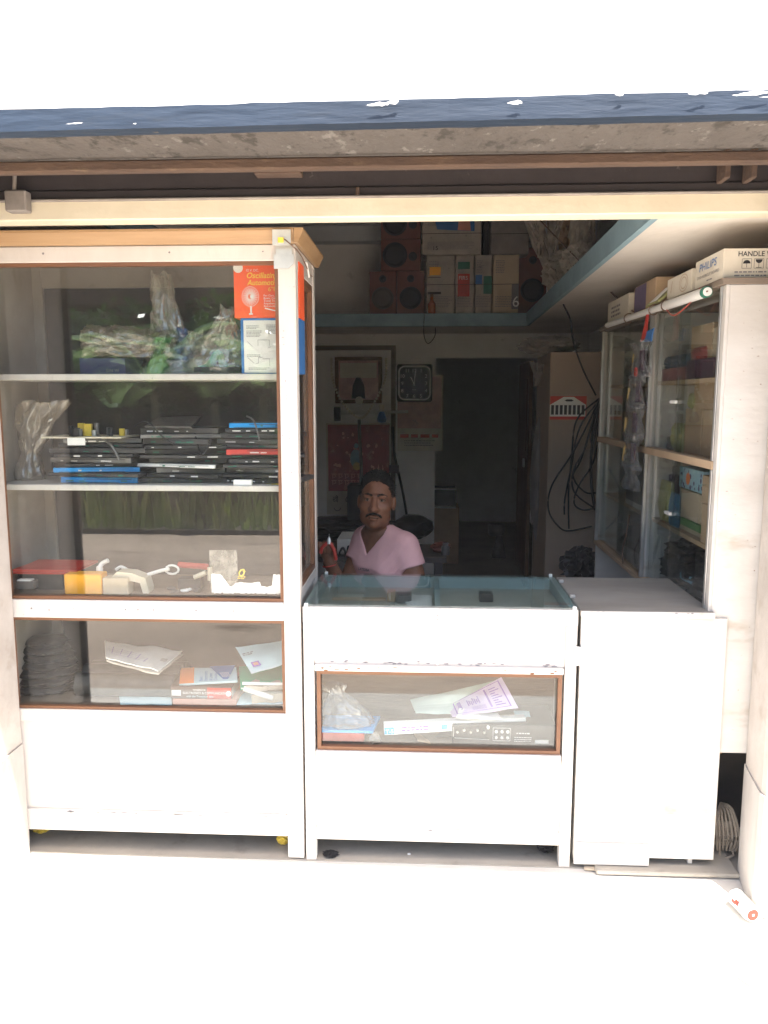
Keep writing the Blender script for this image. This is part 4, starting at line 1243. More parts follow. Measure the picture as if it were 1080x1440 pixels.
# ------------------------------------------------------------------ plywood counter on the right
pc = thing('plywood_counter', 'plain white painted plywood counter with a worn grey top', 'counter', (.77, .25, 0))
part('front_panel', B(.527, 1.006, -.004, .012, .045, .9035, .0015), 'white_ply', pc)
part('lower_flap', B(.5275, .785, -.012, -.0045, .020, .0995, .001), 'white_ply', pc)
part('counter_top', B(.522, .960, -.012, .50, .9045, .9255, .003), 'worn_top', pc)
part('side_panel', B(.530, .545, .0125, .47, .02, .9035), 'white_ply', pc)
part('side_panel', B(.925, .940, .0125, .47, .02, .9035), 'white_ply', pc)
part('edge_batten', B(1.000, 1.019, .0125, .04, .425, .888, .001), 'trim_wood', pc)
part('front_edge', B(.523, .959, -.016, -.0125, .905, .925, .001), 'white_ply', pc)
for k, z in enumerate((.785, .755)):
    pass
hg = part('hinge', B(.506, .545, -.0075, -.0045, .735, .80), 'white', pc)
part('hinge_pin', T([(.524, -.010, .735), (.524, -.010, .80)], .003), 'aluminium', hg)
for (x, y) in ((.528, .16), (.528, .40)):
    part('catch', B(x - .012, x + .006, y - .008, y + .008, .926, .938, .002), 'aluminium', pc)

# ------------------------------------------------------------------ glass-doored shelf cabinet along the right wall
sc = thing('shelf_cabinet', 'white plywood shelf cabinet with sliding glass doors along the right wall', 'cabinet', (1.17, .9, .43))
part('end_panel', B(.953, 1.385, .004, .024, .432, 1.978, .002), 'white_ply', sc)
part('end_panel', B(.953, 1.385, 1.800, 1.820, .432, 1.978, .002), 'white_ply', sc)
part('edge_strip', B(.942, .9525, .004, .034, .432, 1.978, .001), 'white_ply', sc)
part('top_board', B(.93, 1.385, .002, 1.82, 1.979, 1.999, .002), 'raw_wood', sc)
part('bottom_board', B(.953, 1.385, .0245, 1.7995, .432, .452), 'raw_wood', sc)
part('back_board', B(1.372, 1.384, .0245, 1.7995, .4525, 1.9785), 'carton_white', sc)
part('middle_rail', B(.940, .985, .0405, 1.8195, 1.392, 1.420, .002), 'cardboard', sc)
part('lower_rail', B(.940, .985, .0405, 1.8195, .828, .850, .002), 'cardboard', sc)
for y0 in (.035, .845, 1.775):
    for z0, z1 in ((.8505, 1.3915), (1.4205, 1.9785)):
        part('channel', B(.9405, .956, y0 + .006, y0 + .024, z0, z1, .002), 'aluminium', sc)
part('partition', B(.957, 1.371, .862, .877, .4525, 1.9785), 'white_ply', sc)
for z in (1.695, 1.115):
    part('shelf', B(.985, 1.371, .0245, .8615, z - .016, z), 'cardboard', sc)
    part('shelf', B(.985, 1.371, .8775, 1.7995, z - .016, z), 'cardboard', sc)
part('shelf', B(.9855, 1.371, .0245, .8615, 1.396, 1.412), 'cardboard', sc)
part('shelf', B(.9855, 1.371, .8775, 1.7995, 1.396, 1.412), 'cardboard', sc)
for (xa, y0, y1) in ((.958, .062, .52), (.968, .43, .86), (.958, .885, 1.36), (.968, 1.30, 1.79)):
    for z0, z1 in ((.851, 1.391), (1.421, 1.978)):
        d_ = part('glass_door', B(xa, xa + .004, y0, y1, z0, z1), 'glass', sc)
for z in (1.605, 1.175):
    part('door_handle', B(.944, .9575, .49, .55, z, z + .012, .002), 'white', sc)
part('plinth', B(1.02, 1.38, .30, 1.78, .0, .4315), 'dark_ply', sc)

def carton(y0, y1, z0, z1, x0, x1, m, label, tape=True):
    t = thing('carton', label, 'carton', ((x0 + x1) / 2, (y0 + y1) / 2, z0))
    part('box', B(x0, x1, y0, y1, z0 + .0008, z1, .0015), m, t)
    if tape:
        bm = B(x0 - .0006, x1, (y0 + y1) / 2 - .012, (y0 + y1) / 2 + .012, z1 - .03, z1 + .0006)
        part('tape', bm, 'cardboard_pale' if m == 'cardboard' else 'cardboard', t)
    return t
# goods behind the front pair of doors, set where they show through the glass
mat('pink_pack', (.30, .11, .11), .5); mat('violet_pack', (.07, .032, .055), .5); mat('lime_pack', (.30, .31, .11), .5, (.45, .42, .22), 30); mat('green_pack', (.09, .22, .08), .5); mat('dull_red', (.26, .05, .045), .5); mat('dull_blue', (.05, .085, .13), .5); mat('mid_blue', (.05, .20, .36), .5); mat('sky_box', (.34, .54, .63), .6, (.28, .48, .58), 6)
def goods(q, x, dep, m, label, z0=None, tape=True):
    y0, y1, za, zb = q
    if z0 is not None:
        za = z0
    return carton(y0, y1, za, zb, x, x + dep, m, label, tape)
def pouch(q, x, dep, m, label, seed, z0=None):
    y0, y1, za, zb = q
    if z0 is not None:
        za = z0
    w, h = y1 - y0, zb - za
    bm = bmesh.new()
    g = []
    for jv in range(9):
        row = []
        for iu in range(8):
            u, v = iu / 7, jv / 8
            e = .5 * dep * (max(0, math.sin(math.pi * u)) ** .5) * (max(0, math.sin(math.pi * (v * .92 + .04))) ** .5)
            n_ = .12 * dep * noise.noise(Vector((u * 5 + seed, v * 5, seed)))
            row.append((bm.verts.new((x + dep / 2 - e + n_, y0 + w * u, za + h * v)), bm.verts.new((x + dep / 2 + e, y0 + w * u, za + h * v))))
        g.append(row)
    for jv in range(8):
        for iu in range(7):
            bm.faces.new((g[jv][iu][0], g[jv][iu + 1][0], g[jv + 1][iu + 1][0], g[jv + 1][iu][0]))
            bm.faces.new((g[jv][iu][1], g[jv + 1][iu][1], g[jv + 1][iu + 1][1], g[jv][iu + 1][1]))
    bmesh.ops.remove_doubles(bm, verts=bm.verts[:], dist=.0004)
    return solo('packet', bm, m, label, 'packet')
TS, MS, LS, BS = 1.696, 1.4125, 1.116, .851
goods((0.336, 0.563, 1.74, 1.894), 1.02, .25, 'cardboard', 'tall brown carton on the top shelf nearest the front', TS)
goods((0.244, 0.328, 1.734, 1.872), 1.02, .25, 'cardboard_pale', 'pale brown carton squeezed against the front end of the top shelf', TS)
goods((1.075, 1.477, 1.784, 1.983), 1.12, .20, 'cardboard', 'wide dark brown carton at the back of the top shelf', TS)
goods((0.517, 0.98, 1.709, 1.746), 1.0, .055, 'pink_pack', 'long pink carton lying on the top shelf behind the glass', TS, False)
goods((0.252, 0.538, 1.712, 1.766), 1.0, .055, 'violet_pack', 'dark violet carton beside the long pink one', TS, False)
pouch((0.369, 0.546, 1.766, 1.814), 1.0, .05, 'dull_red', 'crinkled red packet lying on the violet carton', 3.0)
pouch((0.575, 0.933, 1.746, 1.798), 1.0, .05, 'dull_blue', 'dark blue wrapped packet on the long pink carton', 5.0)
goods((0.26, 0.532, 1.584, 1.702), 1.03, .22, 'cardboard', 'brown carton lying on the two tall cartons of the middle shelf', None)
goods((0.238, 0.419, 1.417, 1.582), 1.03, .22, 'cardboard', 'tall brown carton nearest the front on the middle shelf', MS)
goods((0.428, 0.618, 1.409, 1.585), 1.03, .22, 'cardboard', 'tall brown carton second from the front on the middle shelf', MS)
pouch((0.496, 0.615, 1.587, 1.644), 1.02, .05, 'lime_pack', 'lime green packet on the second tall carton', 7.0)
pouch((0.616, 0.748, 1.414, 1.526), 1.0, .06, 'lime_pack', 'crinkled yellow green packet standing on the middle shelf', 9.0, MS)
x = 1.04
yf = (0.855, 1.023, 1.411, 1.656)
solo('black_flask', L([(.05, 0), (.055, .01), (.055, .14), (.04, .17), (.03, .20)], (1.04, (yf[0] + yf[1]) / 2, MS), 16), 'chassis', 'dark flask standing on the middle shelf', 'flask', smooth=True)
solo('jar_lid', L([(.045, 0), (.05, .006), (.05, .05), (.045, .055)], (1.06, (yf[0] + yf[1]) / 2 - .16, MS), 16), 'chassis_light', 'grey round tub between the dark flask and the tall cartons', 'tub', smooth=True)
# lower bay
t = goods((0.289, 0.562, 1.282, 1.363), 1.0, .10, 'sky_box', 'light blue flowery carton on the lower shelf', None, False)
q = (0.289, 0.562, 1.282, 1.363)
bm = bmesh.new(); rq = random.Random(8)
Fs2 = Fr((1.0, q[1], q[2]), (0, -1, 0), (0, 0, 1), (-1, 0, 0)); wq_, hq_ = q[1] - q[0], q[3] - q[2]
for k in range(22):
    disc(bm, Fs2, rq.uniform(.03, .97) * wq_, rq.uniform(.06, .94) * hq_, rq.uniform(.004, .011), 7, .001)
part('print', bm, 'navy_print', t)
bm = bmesh.new(); disc(bm, Fs2, wq_ * .4, hq_ * .5, .024, 12, .0014); part('flower', bm, 'orange_print', t)
goods((0.325, 0.577, 1.156, 1.274), 1.01, .12, 'cardboard_pale', 'pale carton under the light blue flowery carton', LS, False)
goods((0.082, 0.253, 1.259, 1.356), .985, .16, 'cardboard', 'upper brown carton of two at the front of the lower shelf', None, False)
goods((0.064, 0.241, 1.135, 1.256), .985, .16, 'cardboard', 'lower brown carton of two at the front of the lower shelf', LS, False)
pouch((0.673, 0.845, 1.139, 1.283), .99, .05, 'lime_pack', 'yellow green packet standing by the channel of the lower shelf', 12.0, LS)
pouch((0.55, 0.67, 1.145, 1.247), .985, .04, 'mid_blue', 'bright blue packet beside the lower door handle', 14.0, LS)
goods((0.786, 0.947, 1.225, 1.301), 1.05, .12, 'violet_pack', 'small dark carton with pale lines behind the blue packet', None, False)
goods((0.3, 0.525, 1.137, 1.166), 1.0, .10, 'green_pack', 'flat green carton below the pale carton', None, False)
solo('black_bag', crumple((1.12, .36, BS + .075), (.12, .24, .075), 16.0, .5, 4, None, 1.4), 'black_plastic', 'shiny black bag at the bottom front of the shelf cabinet', 'bag', smooth=True)
solo('black_sack', crumple((1.14, .70, BS + .10), (.13, .13, .10), 18.0, .5, 4, None, 1.4), 'black_plastic', 'large black sack at the bottom of the shelf cabinet by the channel', 'sack', smooth=True)
pouch((0.362, 0.512, 0.928, 0.96), .99, .05, 'sky_box', 'small pale blue packet lying by the black bag', 22.0)
def pack(y0, y1, z0, z1, x0, x1, m, label, seed, amp=.18):
    return solo('packet', crumple(((x0 + x1) / 2, (y0 + y1) / 2, (z0 + z1) / 2 + .001), ((x1 - x0) / 2, (y1 - y0) / 2, (z1 - z0) / 2), seed, amp, 3), m, label, 'packet', smooth=True)
t = thing('picture_carton', 'black picture carton standing behind the far glass doors', 'carton', (1.02, 1.2, 1.115))
part('box', B(.99, 1.10, 1.06, 1.34, 1.116, 1.30, .002), 'black_plastic', t)
part('pale_band', B(.9885, 1.05, 1.06, 1.34, 1.117, 1.14), 'paper', t)
carton(1.0, 1.3, 1.412, 1.60, 1.0, 1.3, 'cardboard', 'brown carton behind the far upper glass doors')
carton(1.40, 1.7, 1.412, 1.56, 1.0, 1.3, 'cardboard', 'brown carton farthest back behind the upper glass doors')
pack(1.05, 1.6, .853, 1.0, 1.0, 1.3, 'newsprint_dark', 'grey bundle behind the far lower glass doors', 19.0, .3)
pack(1.05, 1.5, 1.696, 1.86, 1.0, 1.3, 'violet_pack', 'dark bundle on the far top shelf', 20.0, .3)
solo('red_wire', T(smooth_path([(.93, 1.02, 1.10), (.925, 1.05, 1.0), (.93, 1.12, .92), (.93, 1.10, .86)]), .004), 'wire_brown', 'thin brown wire hanging in front of the far lower doors', 'wire')

# ------------------------------------------------------------------ cartons and tube on top of the shelf cabinet
ZT = 2.0
t = thing('warning_carton', 'white carton printed HANDLE WITH CARE on top of the shelf cabinet', 'carton', (1.12, .18, ZT))
CX0, CX1, CY0, CY1, CZ1 = .938, 1.36, .035, .30, 2.092
part('box', B(CX0, CX1, CY0, CY1, ZT, CZ1, .001), 'carton_white', t)
Fw = Fr((CX0, CY0, ZT)); wq = 1 / 396.0
text('lettering', 'HANDLE WITH CARE', Fw, .044, .068, .0215, 'black_print', t, bold=.0003, sx=.98)
def picto(bm, a, b, s, kind):
    for p, q in (((0, 0), (1, 0)), ((1, 0), (1, 1)), ((1, 1), (0, 1)), ((0, 1), (0, 0))):
        line(bm, Fw, (a + p[0] * s, b + p[1] * s), (a + q[0] * s, b + q[1] * s), .0011)
    h = s * .5
    if kind == 0:
        poly(bm, Fw, [(a + h + h * .8 * math.cos(math.pi * k / 10), b + s * .5 + h * .75 * math.sin(math.pi * k / 10)) for k in range(11)], .0012)
        line(bm, Fw, (a + h, b + s * .5), (a + h, b + s * .08), .0014)
    elif kind == 1:
        poly(bm, Fw, [(a + h - h * .75 * math.cos(math.pi * k / 10), b + s * .93 - h * .8 * math.sin(math.pi * k / 10)) for k in range(11)], .0012)
        line(bm, Fw, (a + h, b + s * .6), (a + h, b + s * .1), .0014); line(bm, Fw, (a + s * .2, b + s * .08), (a + s * .8, b + s * .08), .0016)
    elif kind == 2:
        for q in (.3, .72):
            line(bm, Fw, (a + s * q, b + s * .05), (a + s * q, b + s * .7), .0013)
            poly(bm, Fw, [(a + s * (q - .14), b + s * .68), (a + s * (q + .14), b + s * .68), (a + s * q, b + s * .92)], .0012)
    else:
        poly(bm, Fw, [(a + s * .1, b + s * .75), (a + s * .5, b + s * .1), (a + s * .95, b + s * .55), (a + s * .85, b + s * .7), (a + s * .5, b + s * .38), (a + s * .25, b + s * .8)], .0012)
for k in range(4):
    bm = bmesh.new(); picto(bm, .058 + .0375 * k, .031, .029, k); part('pictogram', bm, 'black_print', t)
bm = bmesh.new(); dashes(bm, Fw, .036, .135, .022, 2, .011, .0042, 3); dashes(bm, Fw, .15, .30, .022, 2, .011, .0042, 4); part('small_print', bm, 'grey_print', t)
Fs3 = Fr((CX0, CY1, ZT), (0, -1, 0), (0, 0, 1), (-1, 0, 0))
text('lettering', 'PHILIPS', Fs3, .04, .052, .036, 'blue_print', t, sx=1.45, shear=.1)
text('lettering', 'DVD FORCUT BOARD', Fs3, .025, .028, .014, 'grey_print', t, sx=1.5)
bm = bmesh.new(); dashes(bm, Fs3, .12, .17, .016, 1, .01, .004, 2); part('small_print', bm, 'grey_print', t)
t = thing('stamped_carton', 'pale carton with a round stamp behind the white warning carton', 'carton', (1.05, .47, ZT))
part('box', B(.930, 1.22, .315, .60, ZT, 2.075, .0015), 'carton_white', t)
Fk = Fr((.930, .60, ZT), (0, -1, 0), (0, 0, 1), (-1, 0, 0))
bm = bmesh.new()
for r0 in (.030, .020):
    pline(bm, Fk, [(.20 + r0 * 1.6 * math.cos(k * .3), .038 + r0 * math.sin(k * .3)) for k in range(22)], .003)
line(bm, Fk, (.05, .02), (.065, .062), .006)
part('print', bm, 'cardboard', t)
t = thing('green_leaflet_box', 'green and white flat packet leaning behind the tube light', 'packet', (.95, .72, ZT))
part('card', patch((.915, .66, ZT + .002), (.915, .84, ZT + .002), (.985, .74, ZT + .075), (.985, .62, ZT + .070), 5, 4, .001, 2, 1, .010), 'lime_pack', t)
part('label', patch((.908, .67, ZT + .008), (.908, .76, ZT + .008), (.955, .71, ZT + .060), (.955, .65, ZT + .058), 4, 4, 0, 2, 1, .002), 'white', t)
t = carton(.78, 1.12, ZT, 2.115, .935, 1.25, 'cardboard', 'brown carton with a purple side on top of the shelf cabinet', False)
bm = bmesh.new(); Fk2 = Fr((.935, 1.12, ZT), (0, -1, 0), (0, 0, 1), (-1, 0, 0)); rect(bm, Fk2, .01, .004, .20, .112); part('purple_side', bm, 'mauve_print', t)
t = carton(1.20, 1.62, ZT, 2.105, .93, 1.25, 'carton_white', 'open white carton farthest back on top of the shelf cabinet', False)
bm = bmesh.new(); Fk3 = Fr((.93, 1.62, ZT), (0, -1, 0), (0, 0, 1), (-1, 0, 0)); dashes(bm, Fk3, .08, .30, .075, 3, .02, .010, 6); part('print', bm, 'grey_print', t)
t = thing('tube_light', 'white tube light fitting tied along the top edge of the shelf cabinet', 'tube light', (.91, .8, 1.99))
ta, tb = Vector((.915, .105, 1.968)), Vector((.908, 1.52, 1.988))
part('tube', T([ta, ta.lerp(tb, .33), ta.lerp(tb, .34), tb], [.017, .017, .013, .013], 14), 'white', t, smooth=True)
part('end_cap', T([ta + Vector((0, -.004, 0)), ta + Vector((0, .016, 0))], .0182, 14), 'green_print', t, smooth=True)
part('end_disc', T([ta + Vector((0, -.010, 0)), ta + Vector((0, -.0045, 0))], .014, 14), 'white', t)
part('pin', T([ta + Vector((-.004, -.018, 0)), ta + Vector((-.004, -.0105, 0))], .0025, 6), 'bead_wood', t)
for k, f_ in enumerate((.30, .42, .70)):
    q = ta.lerp(tb, f_)
    bm = bmesh.new()
    tube(bm, [(q.x + .020 * math.cos(a * .5236), q.y + .002 * a, q.z + .020 * math.sin(a * .5236)) for a in range(14)], .0025, 5)
    part('tie_wire', bm, 'wire_brown', t)
part('wire', T(smooth_path([ta.lerp(tb, .28) + Vector((-.01, 0, -.02)), ta.lerp(tb, .20) + Vector((-.015, 0, -.05)), ta.lerp(tb, .12) + Vector((0, 0, -.02)), ta.lerp(tb, .05) + Vector((0, 0, .02))]), .002), 'wire_red', t)

# strip of blister packs hanging in front of the doors
t = thing('hanging_packets', 'clear strip of small packets hanging in front of the glass doors', 'packet strip', (0.9, 0.764, 1.331))
yb = .80
part('red_tag', patch((.905, yb + .06, 1.86), (.905, yb - .03, 1.87), (.91, yb - .02, 1.98), (.91, yb + .0, 1.98), 5, 4, .004, 3, 1, .003), 'red_plastic', t)
part('blue_tag', patch((.90, yb - .01, 1.855), (.90, yb - .13, 1.85), (.90, yb - .15, 1.90), (.90, yb - .05, 1.895), 5, 4, .003, 3, 2, .003), 'blue_print', t)
zz = 1.85
for k, (h, dy) in enumerate(((.13, .02), (.13, .06), (.13, .09), (.13, .10), (.09, .09))):
    part('pouch', gathered((.898, yb + dy + .02 * math.sin(k * 2.1), zz - h * 1.06), (.020, .095 + .012 * math.sin(k * 3.3)), h * 1.1, 40 + k * 3.7, pinch=.55, at=.6, flare=.95, folds=5, amp=.6), 'silver_bag', t)
    if k < 4:
        part('dark_item', B(.894, .902, yb + dy - .05, yb + dy + .01, zz - h * .85, zz - h * .2, .002), 'violet_pack', t)
    if 0 < k < 4 or k == 0:
        part('yellow_stick', T([(.886, yb + dy + .095, zz - h * .85), (.886, yb + dy + .075, zz - h * (.3 + .1 * math.sin(k)))], .0022, 6), 'gold_stick', t)
        part('yellow_stick', T([(.886, yb + dy + .112, zz - h * .85), (.886, yb + dy + .094, zz - h * .38)], .002, 6), 'gold_stick', t) if k > 0 else None
    zz -= h
part('red_button', L([(.02, 0), (.018, -.006), (.002, -.007)], (.882, yb + .02, 1.735), 14, 'x'), 'red_plastic', t)

# ------------------------------------------------------------------ back wall
YB = 4.45
t = thing('wall_panel', 'pale framed panel on the back wall behind the man', 'panel', (-.75, 4.43, .6))
X0, X1, Z0, Z1 = -1.242, -0.258, 0.107, 2.081
part('panel', B(-1.45, X1 - .04, 4.435, 4.449, .5, Z1 - .04), 'plaster', t)
part('frame', B(-1.45, X1, 4.425, 4.4495, Z1 - .04, Z1), 'raw_wood', t)
part('frame', B(X1 - .039, X1, 4.425, 4.4495, .5, Z1 - .0405), 'raw_wood', t)
# framed picture with a garland
t = thing('framed_picture', 'framed devotional picture hung with a pale garland', 'picture', (-0.58, 4.4, 1.599))
X0, X1, Z0, Z1 = -0.782, -0.375, 1.586, 1.982
part('picture', B(X0 + .03, X1 - .03, 4.395, 4.43, Z0 + .03, Z1 - .03), 'calendar_art', t)
for q in ((X0, X1, Z1 - .03, Z1), (X0, X1, Z0, Z0 + .03), (X0, X0 + .03, Z0 + .0301, Z1 - .0301), (X1 - .03, X1, Z0 + .0301, Z1 - .0301)):
    part('frame', B(q[0], q[1], 4.385, 4.432, q[2], q[3], .004), 'bead_wood', t)
bm = bmesh.new(); rect(bm, Fr((0, 4.395, 0)), X0 + .045, (Z0 + Z1) / 2 + .02, X1 - .045, Z1 - .05); part('pale_band', bm, 'carton_white', t)
bm = bmesh.new(); Fz = Fr(((X0 + X1) / 2, 4.395, Z0))
poly(bm, Fz, [(-.06, .04), (.06, .04), (.05, .15), (.02, .22), (-.02, .22), (-.05, .15)], .0015); part('figure', bm, 'black_print', t)
bm = bmesh.new()
gl = smooth_path([(-0.809, 4.37, 1.963), (-0.799, 4.37, 1.782), (-0.706, 4.36, 1.58), (-0.559, 4.36, 1.458), (-0.447, 4.36, 1.581), (-0.349, 4.37, 1.781), (-0.337, 4.37, 1.962)], 8)
for i, p in enumerate(gl):
    bmesh.ops.create_icosphere(bm, subdivisions=1, radius=.0125, matrix=Matrix.Translation(p))
part('garland', bm, 'carton_white', t)
part('rosette', L([(.035, 0), (.03, -.012), (.004, -.014)], (-0.571, 4.365, 1.611), 14, 'y'), 'carton_white', t)
# strip light, lamp holder, bulb
t = thing('strip_light', 'unlit strip light below the framed picture', 'strip light', (-0.482, 4.42, 1.494))
part('strip', T([(-0.782, 4.42, 1.5), (-0.147, 4.42, 1.513)], .014, 10), 'paper', t, smooth=True)
part('holder', fb(-0.794, -0.738, 1.432, 1.555, 4.39, 4.43, .003), 'black_plastic', t)
t = thing('blue_bulb', 'dark blue bulb in a white holder on the back wall', 'bulb', (-0.375, 4.4, 1.433))
bx, by, bz = (-0.375, 4.4, 1.47)
part('bulb', L([(.004, -.05), (.035, -.045), (.042, -.02), (.030, .02), (.018, .045)], (bx, by - .02, bz), 16), 'blue_print', t, smooth=True)
part('holder', L([(.02, .045), (.022, .05), (.022, .10), (.01, .104)], (bx, by - .02, bz), 14), 'carton_white', t, smooth=True)
# red poster
def hang(name, rectq, Y, label, cat, m, seed):
    X0, X1, Z0, Z1 = rectq
    t = thing(name, label, cat, ((X0 + X1) / 2, Y, Z0))
    part('sheet', patch((X0, Y, Z0), (X1, Y, Z0), (X1, Y, Z1), (X0, Y, Z1), 8, 10, .006, 2, seed, .002), m, t)
    return t, Fr((X0, Y - .010, Z0)), X1 - X0, Z1 - Z0
t, Fp, w, h = hang('red_poster', (-0.869, -0.302, 0.6, 1.413), 4.43, 'red devotional calendar poster with a white strip of lettering', 'poster', 'carton_white', 2)
bm = bmesh.new(); rect(bm, Fp, w * .03, h * .265, w * .985, h * .985); part('red_field', bm, 'poster_red', t)
bm = bmesh.new(); disc(bm, Fp, w * .46, h * .62, w * .085, 16, .0022, h * .10); disc(bm, Fp, w * .47, h * .755, w * .035, 12, .0022, h * .03); part('blue_figure', bm, 'loft_blue', t)
bm = bmesh.new(); disc(bm, Fp, w * .48, h * .535, w * .06, 14, .003, h * .045); part('yellow_figure', bm, 'gold_stick', t)
bm = bmesh.new()
for i in range(2):
    for k in range(5):
        a = w * (.08 + .10 * k); b = h * (.33 + .07 * i)
        pline(bm, Fp, [(a, b + h * .05), (a + w * .08, b + h * .05)], w * .010, .003)
        pline(bm, Fp, [(a + w * .02, b + h * .05), (a + w * .02, b)], w * .010, .003)
        pline(bm, Fp, [(a + w * .05, b + h * .05), (a + w * .07, b + h * .02), (a + w * .03, b + h * .01)], w * .008, .003)
rz_ = random.Random(31)
for k in range(26):
    a, b = w * rz_.uniform(.12, .88), h * rz_.uniform(.5, .92); r_ = w * rz_.uniform(.012, .035)
    poly(bm, Fp, [(a + r_ * rz_.uniform(.5, 1.2) * math.cos(q * 1.05), b + r_ * rz_.uniform(.5, 1.2) * math.sin(q * 1.05)) for q in range(6)], .0015)
for k in range(3):
    a = w * (.72 + .07 * k); poly(bm, Fp, [(a, h * .47), (a + w * .05, h * .47), (a + w * .025, h * (.54 + .02 * (k == 1)))], .003)
part('print', bm, 'salmon_card', t)
# Bengali heading on the white strip
def bangla_shri(bm, F, a, b, s, m=.0):
    lw = s * .10
    pline(bm, F, [(a, b + s), (a + s * 1.1, b + s)], lw, .003)
    pline(bm, F, [(a + s * .75, b + s), (a + s * .75, b)], lw, .003)
    pline(bm, F, [(a + s * .10, b + s * .75), (a + s * .05, b + s * .45), (a + s * .25, b + s * .35), (a + s * .4, b + s * .7), (a + s * .6, b + s * .8)], lw, .003)
    pline(bm, F, [(a + s * .1, b + s * .2), (a + s * .35, b + s * .05), (a + s * .6, b + s * .25)], lw, .003)
    pline(bm, F, [(a + s * 1.05, b + s), (a + s * 1.05, b), (a + s * .95, b - s * .05)], lw, .003)
    pline(bm, F, [(a + s * 1.05, b + s), (a + s * .95, b + s * 1.3), (a + s * .75, b + s * 1.35), (a + s * .6, b + s * 1.15)], lw, .003)
def bangla_go(bm, F, a, b, s):
    lw = s * .10
    pline(bm, F, [(a + s * .2, b + s), (a + s * 1.4, b + s)], lw, .003)
    pline(bm, F, [(a + s * .3, b + s), (a + s * .05, b + s * .6), (a + s * .1, b + s * .1), (a + s * .35, b + s * .1)], lw, .003)
    pline(bm, F, [(a + s * .55, b + s * .3), (a + s * .55, b + s * .7), (a + s * .8, b + s * .8), (a + s * .95, b + s * .6)], lw, .003)
    pline(bm, F, [(a + s, b + s), (a + s, b)], lw, .003)
    pline(bm, F, [(a + s * 1.3, b + s), (a + s * 1.3, b)], lw, .003)
bm = bmesh.new(); bangla_shri(bm, Fp, w * .10, h * .145, h * .05); bangla_go(bm, Fp, w * .30, h * .145, h * .05); bangla_go(bm, Fp, w * .56, h * .145, h * .05)
part('lettering', bm, 'black_print', t)
bm = bmesh.new(); pline(bm, Fp, [(w * (.17 + .05 * math.cos(math.pi + k * .35)), h * (.08 + .035 * math.sin(math.pi + k * .35))) for k in range(10)], w * .01, .003); part('emblem', bm, 'grey_print', t)
solo('hanging_strap', T(smooth_path([(-0.575, 4.41, 1.445), (-0.57, 4.41, 1.259), (-0.558, 4.41, 1.008), (-0.565, 4.41, 0.819)]), .016, 6), 'newsprint_dark', 'dark cord hanging down the red poster', 'cord')
# second calendar, partly behind the clock
t, Fp, w, h = hang('wall_calendar', (-0.24, 0.157, 1.171, 1.831), 4.44, 'old picture calendar hanging below and behind the clock', 'calendar', 'carton_white', 5)
bm = bmesh.new(); rect(bm, Fp, w * .0, h * .30, w * .97, h * .98); part('picture', bm, 'calendar_art', t)
bm = bmesh.new(); dashes(bm, Fp, w * .06, w * .9, h * .22, 1, .03, .028, 3, .002); part('heading', bm, 'red_print', t)
bm = bmesh.new(); dashes(bm, Fp, w * .15, w * .85, h * .14, 3, .02, .006, 4, .002); part('small_print', bm, 'grey_print', t)
# clock
t = thing('wall_clock', 'square black wall clock with white numerals', 'clock', (-0.091, 4.4, 1.605))
X0, X1, Z0, Z1 = -0.245, 0.061, 1.599, 1.92
part('case', B(X0, X1, 4.385, 4.425, Z0, Z1, .012), 'black_plastic', t)
Fk = Fr((X0, 4.385, Z0)); w = X1 - X0; h = Z1 - Z0
bm = bmesh.new()
def rr_path(a0, b0, a1, b1, r):
    out = []
    for cx_, cy_, s in ((a1 - r, b0 + r, -90), (a1 - r, b1 - r, 0), (a0 + r, b1 - r, 90), (a0 + r, b0 + r, 180)):
        out += [(cx_ + r * math.cos(math.radians(s + 15 * k)), cy_ + r * math.sin(math.radians(s + 15 * k))) for k in range(7)]
    return out + [out[0]]
pline(bm, Fk, rr_path(w * .06, h * .06, w * .94, h * .94, w * .16), w * .045, .001); part('pale_border', bm, 'paper', t)
cx_, cz_ = w * .49, h * .49
for k in range(1, 13):
    a = math.pi / 2 - k * math.pi / 6
    sx_ = .335 / max(abs(math.cos(a)), abs(math.sin(a)), .82)
    text('numeral', str(k), Fk, cx_ + w * sx_ * math.cos(a), cz_ + h * sx_ * math.sin(a) - h * .045, h * .135, 'paper', t, align='CENTER')
bm = bmesh.new()
line(bm, Fk, (cx_, cz_ - h * .03), (cx_ - w * .10, cz_ + h * .17), w * .03, .003); part('hour_hand', bm, 'paper', t)
bm = bmesh.new()
line(bm, Fk, (cx_, cz_ - h * .03), (cx_ + w * .035, cz_ + h * .34), w * .02, .004); part('minute_hand', bm, 'paper', t)
bm = bmesh.new(); disc(bm, Fk, cx_, cz_ - h * .05, w * .018, 10, .004); rect(bm, Fk, cx_ - w * .06, cz_ - h * .175, cx_ + w * .06, cz_ - h * .165, .002); part('centre_mark', bm, 'paper', t)
# switch, conduit and cables
t = thing('switch_box', 'dark switch box with a cable running down the back wall', 'switch box', (-0.27, 4.42, 1.009))
part('box', fb(-0.314, -0.226, 0.977, 1.046, 4.40, 4.449, .003), 'violet_pack', t)
part('cable', T(smooth_path([(-0.277, 4.42, 1.383), (-0.264, 4.42, 1.134), (-0.194, 4.42, 0.82), (-0.13, 4.42, 0.47), (-0.052, 4.42, 0.116)]), .012, 6), 'black_plastic', t, smooth=True)
solo('ceiling_wire', T(smooth_path([(-0.009, 3.69, 2.277), (-0.013, 3.69, 2.117), (0.021, 3.9, 2.061), (0.077, 3.9, 2.133), (0.062, 3.69, 2.277)]), .003, 5), 'cable', 'looped thin wire hanging from the back loft edge', 'wire')

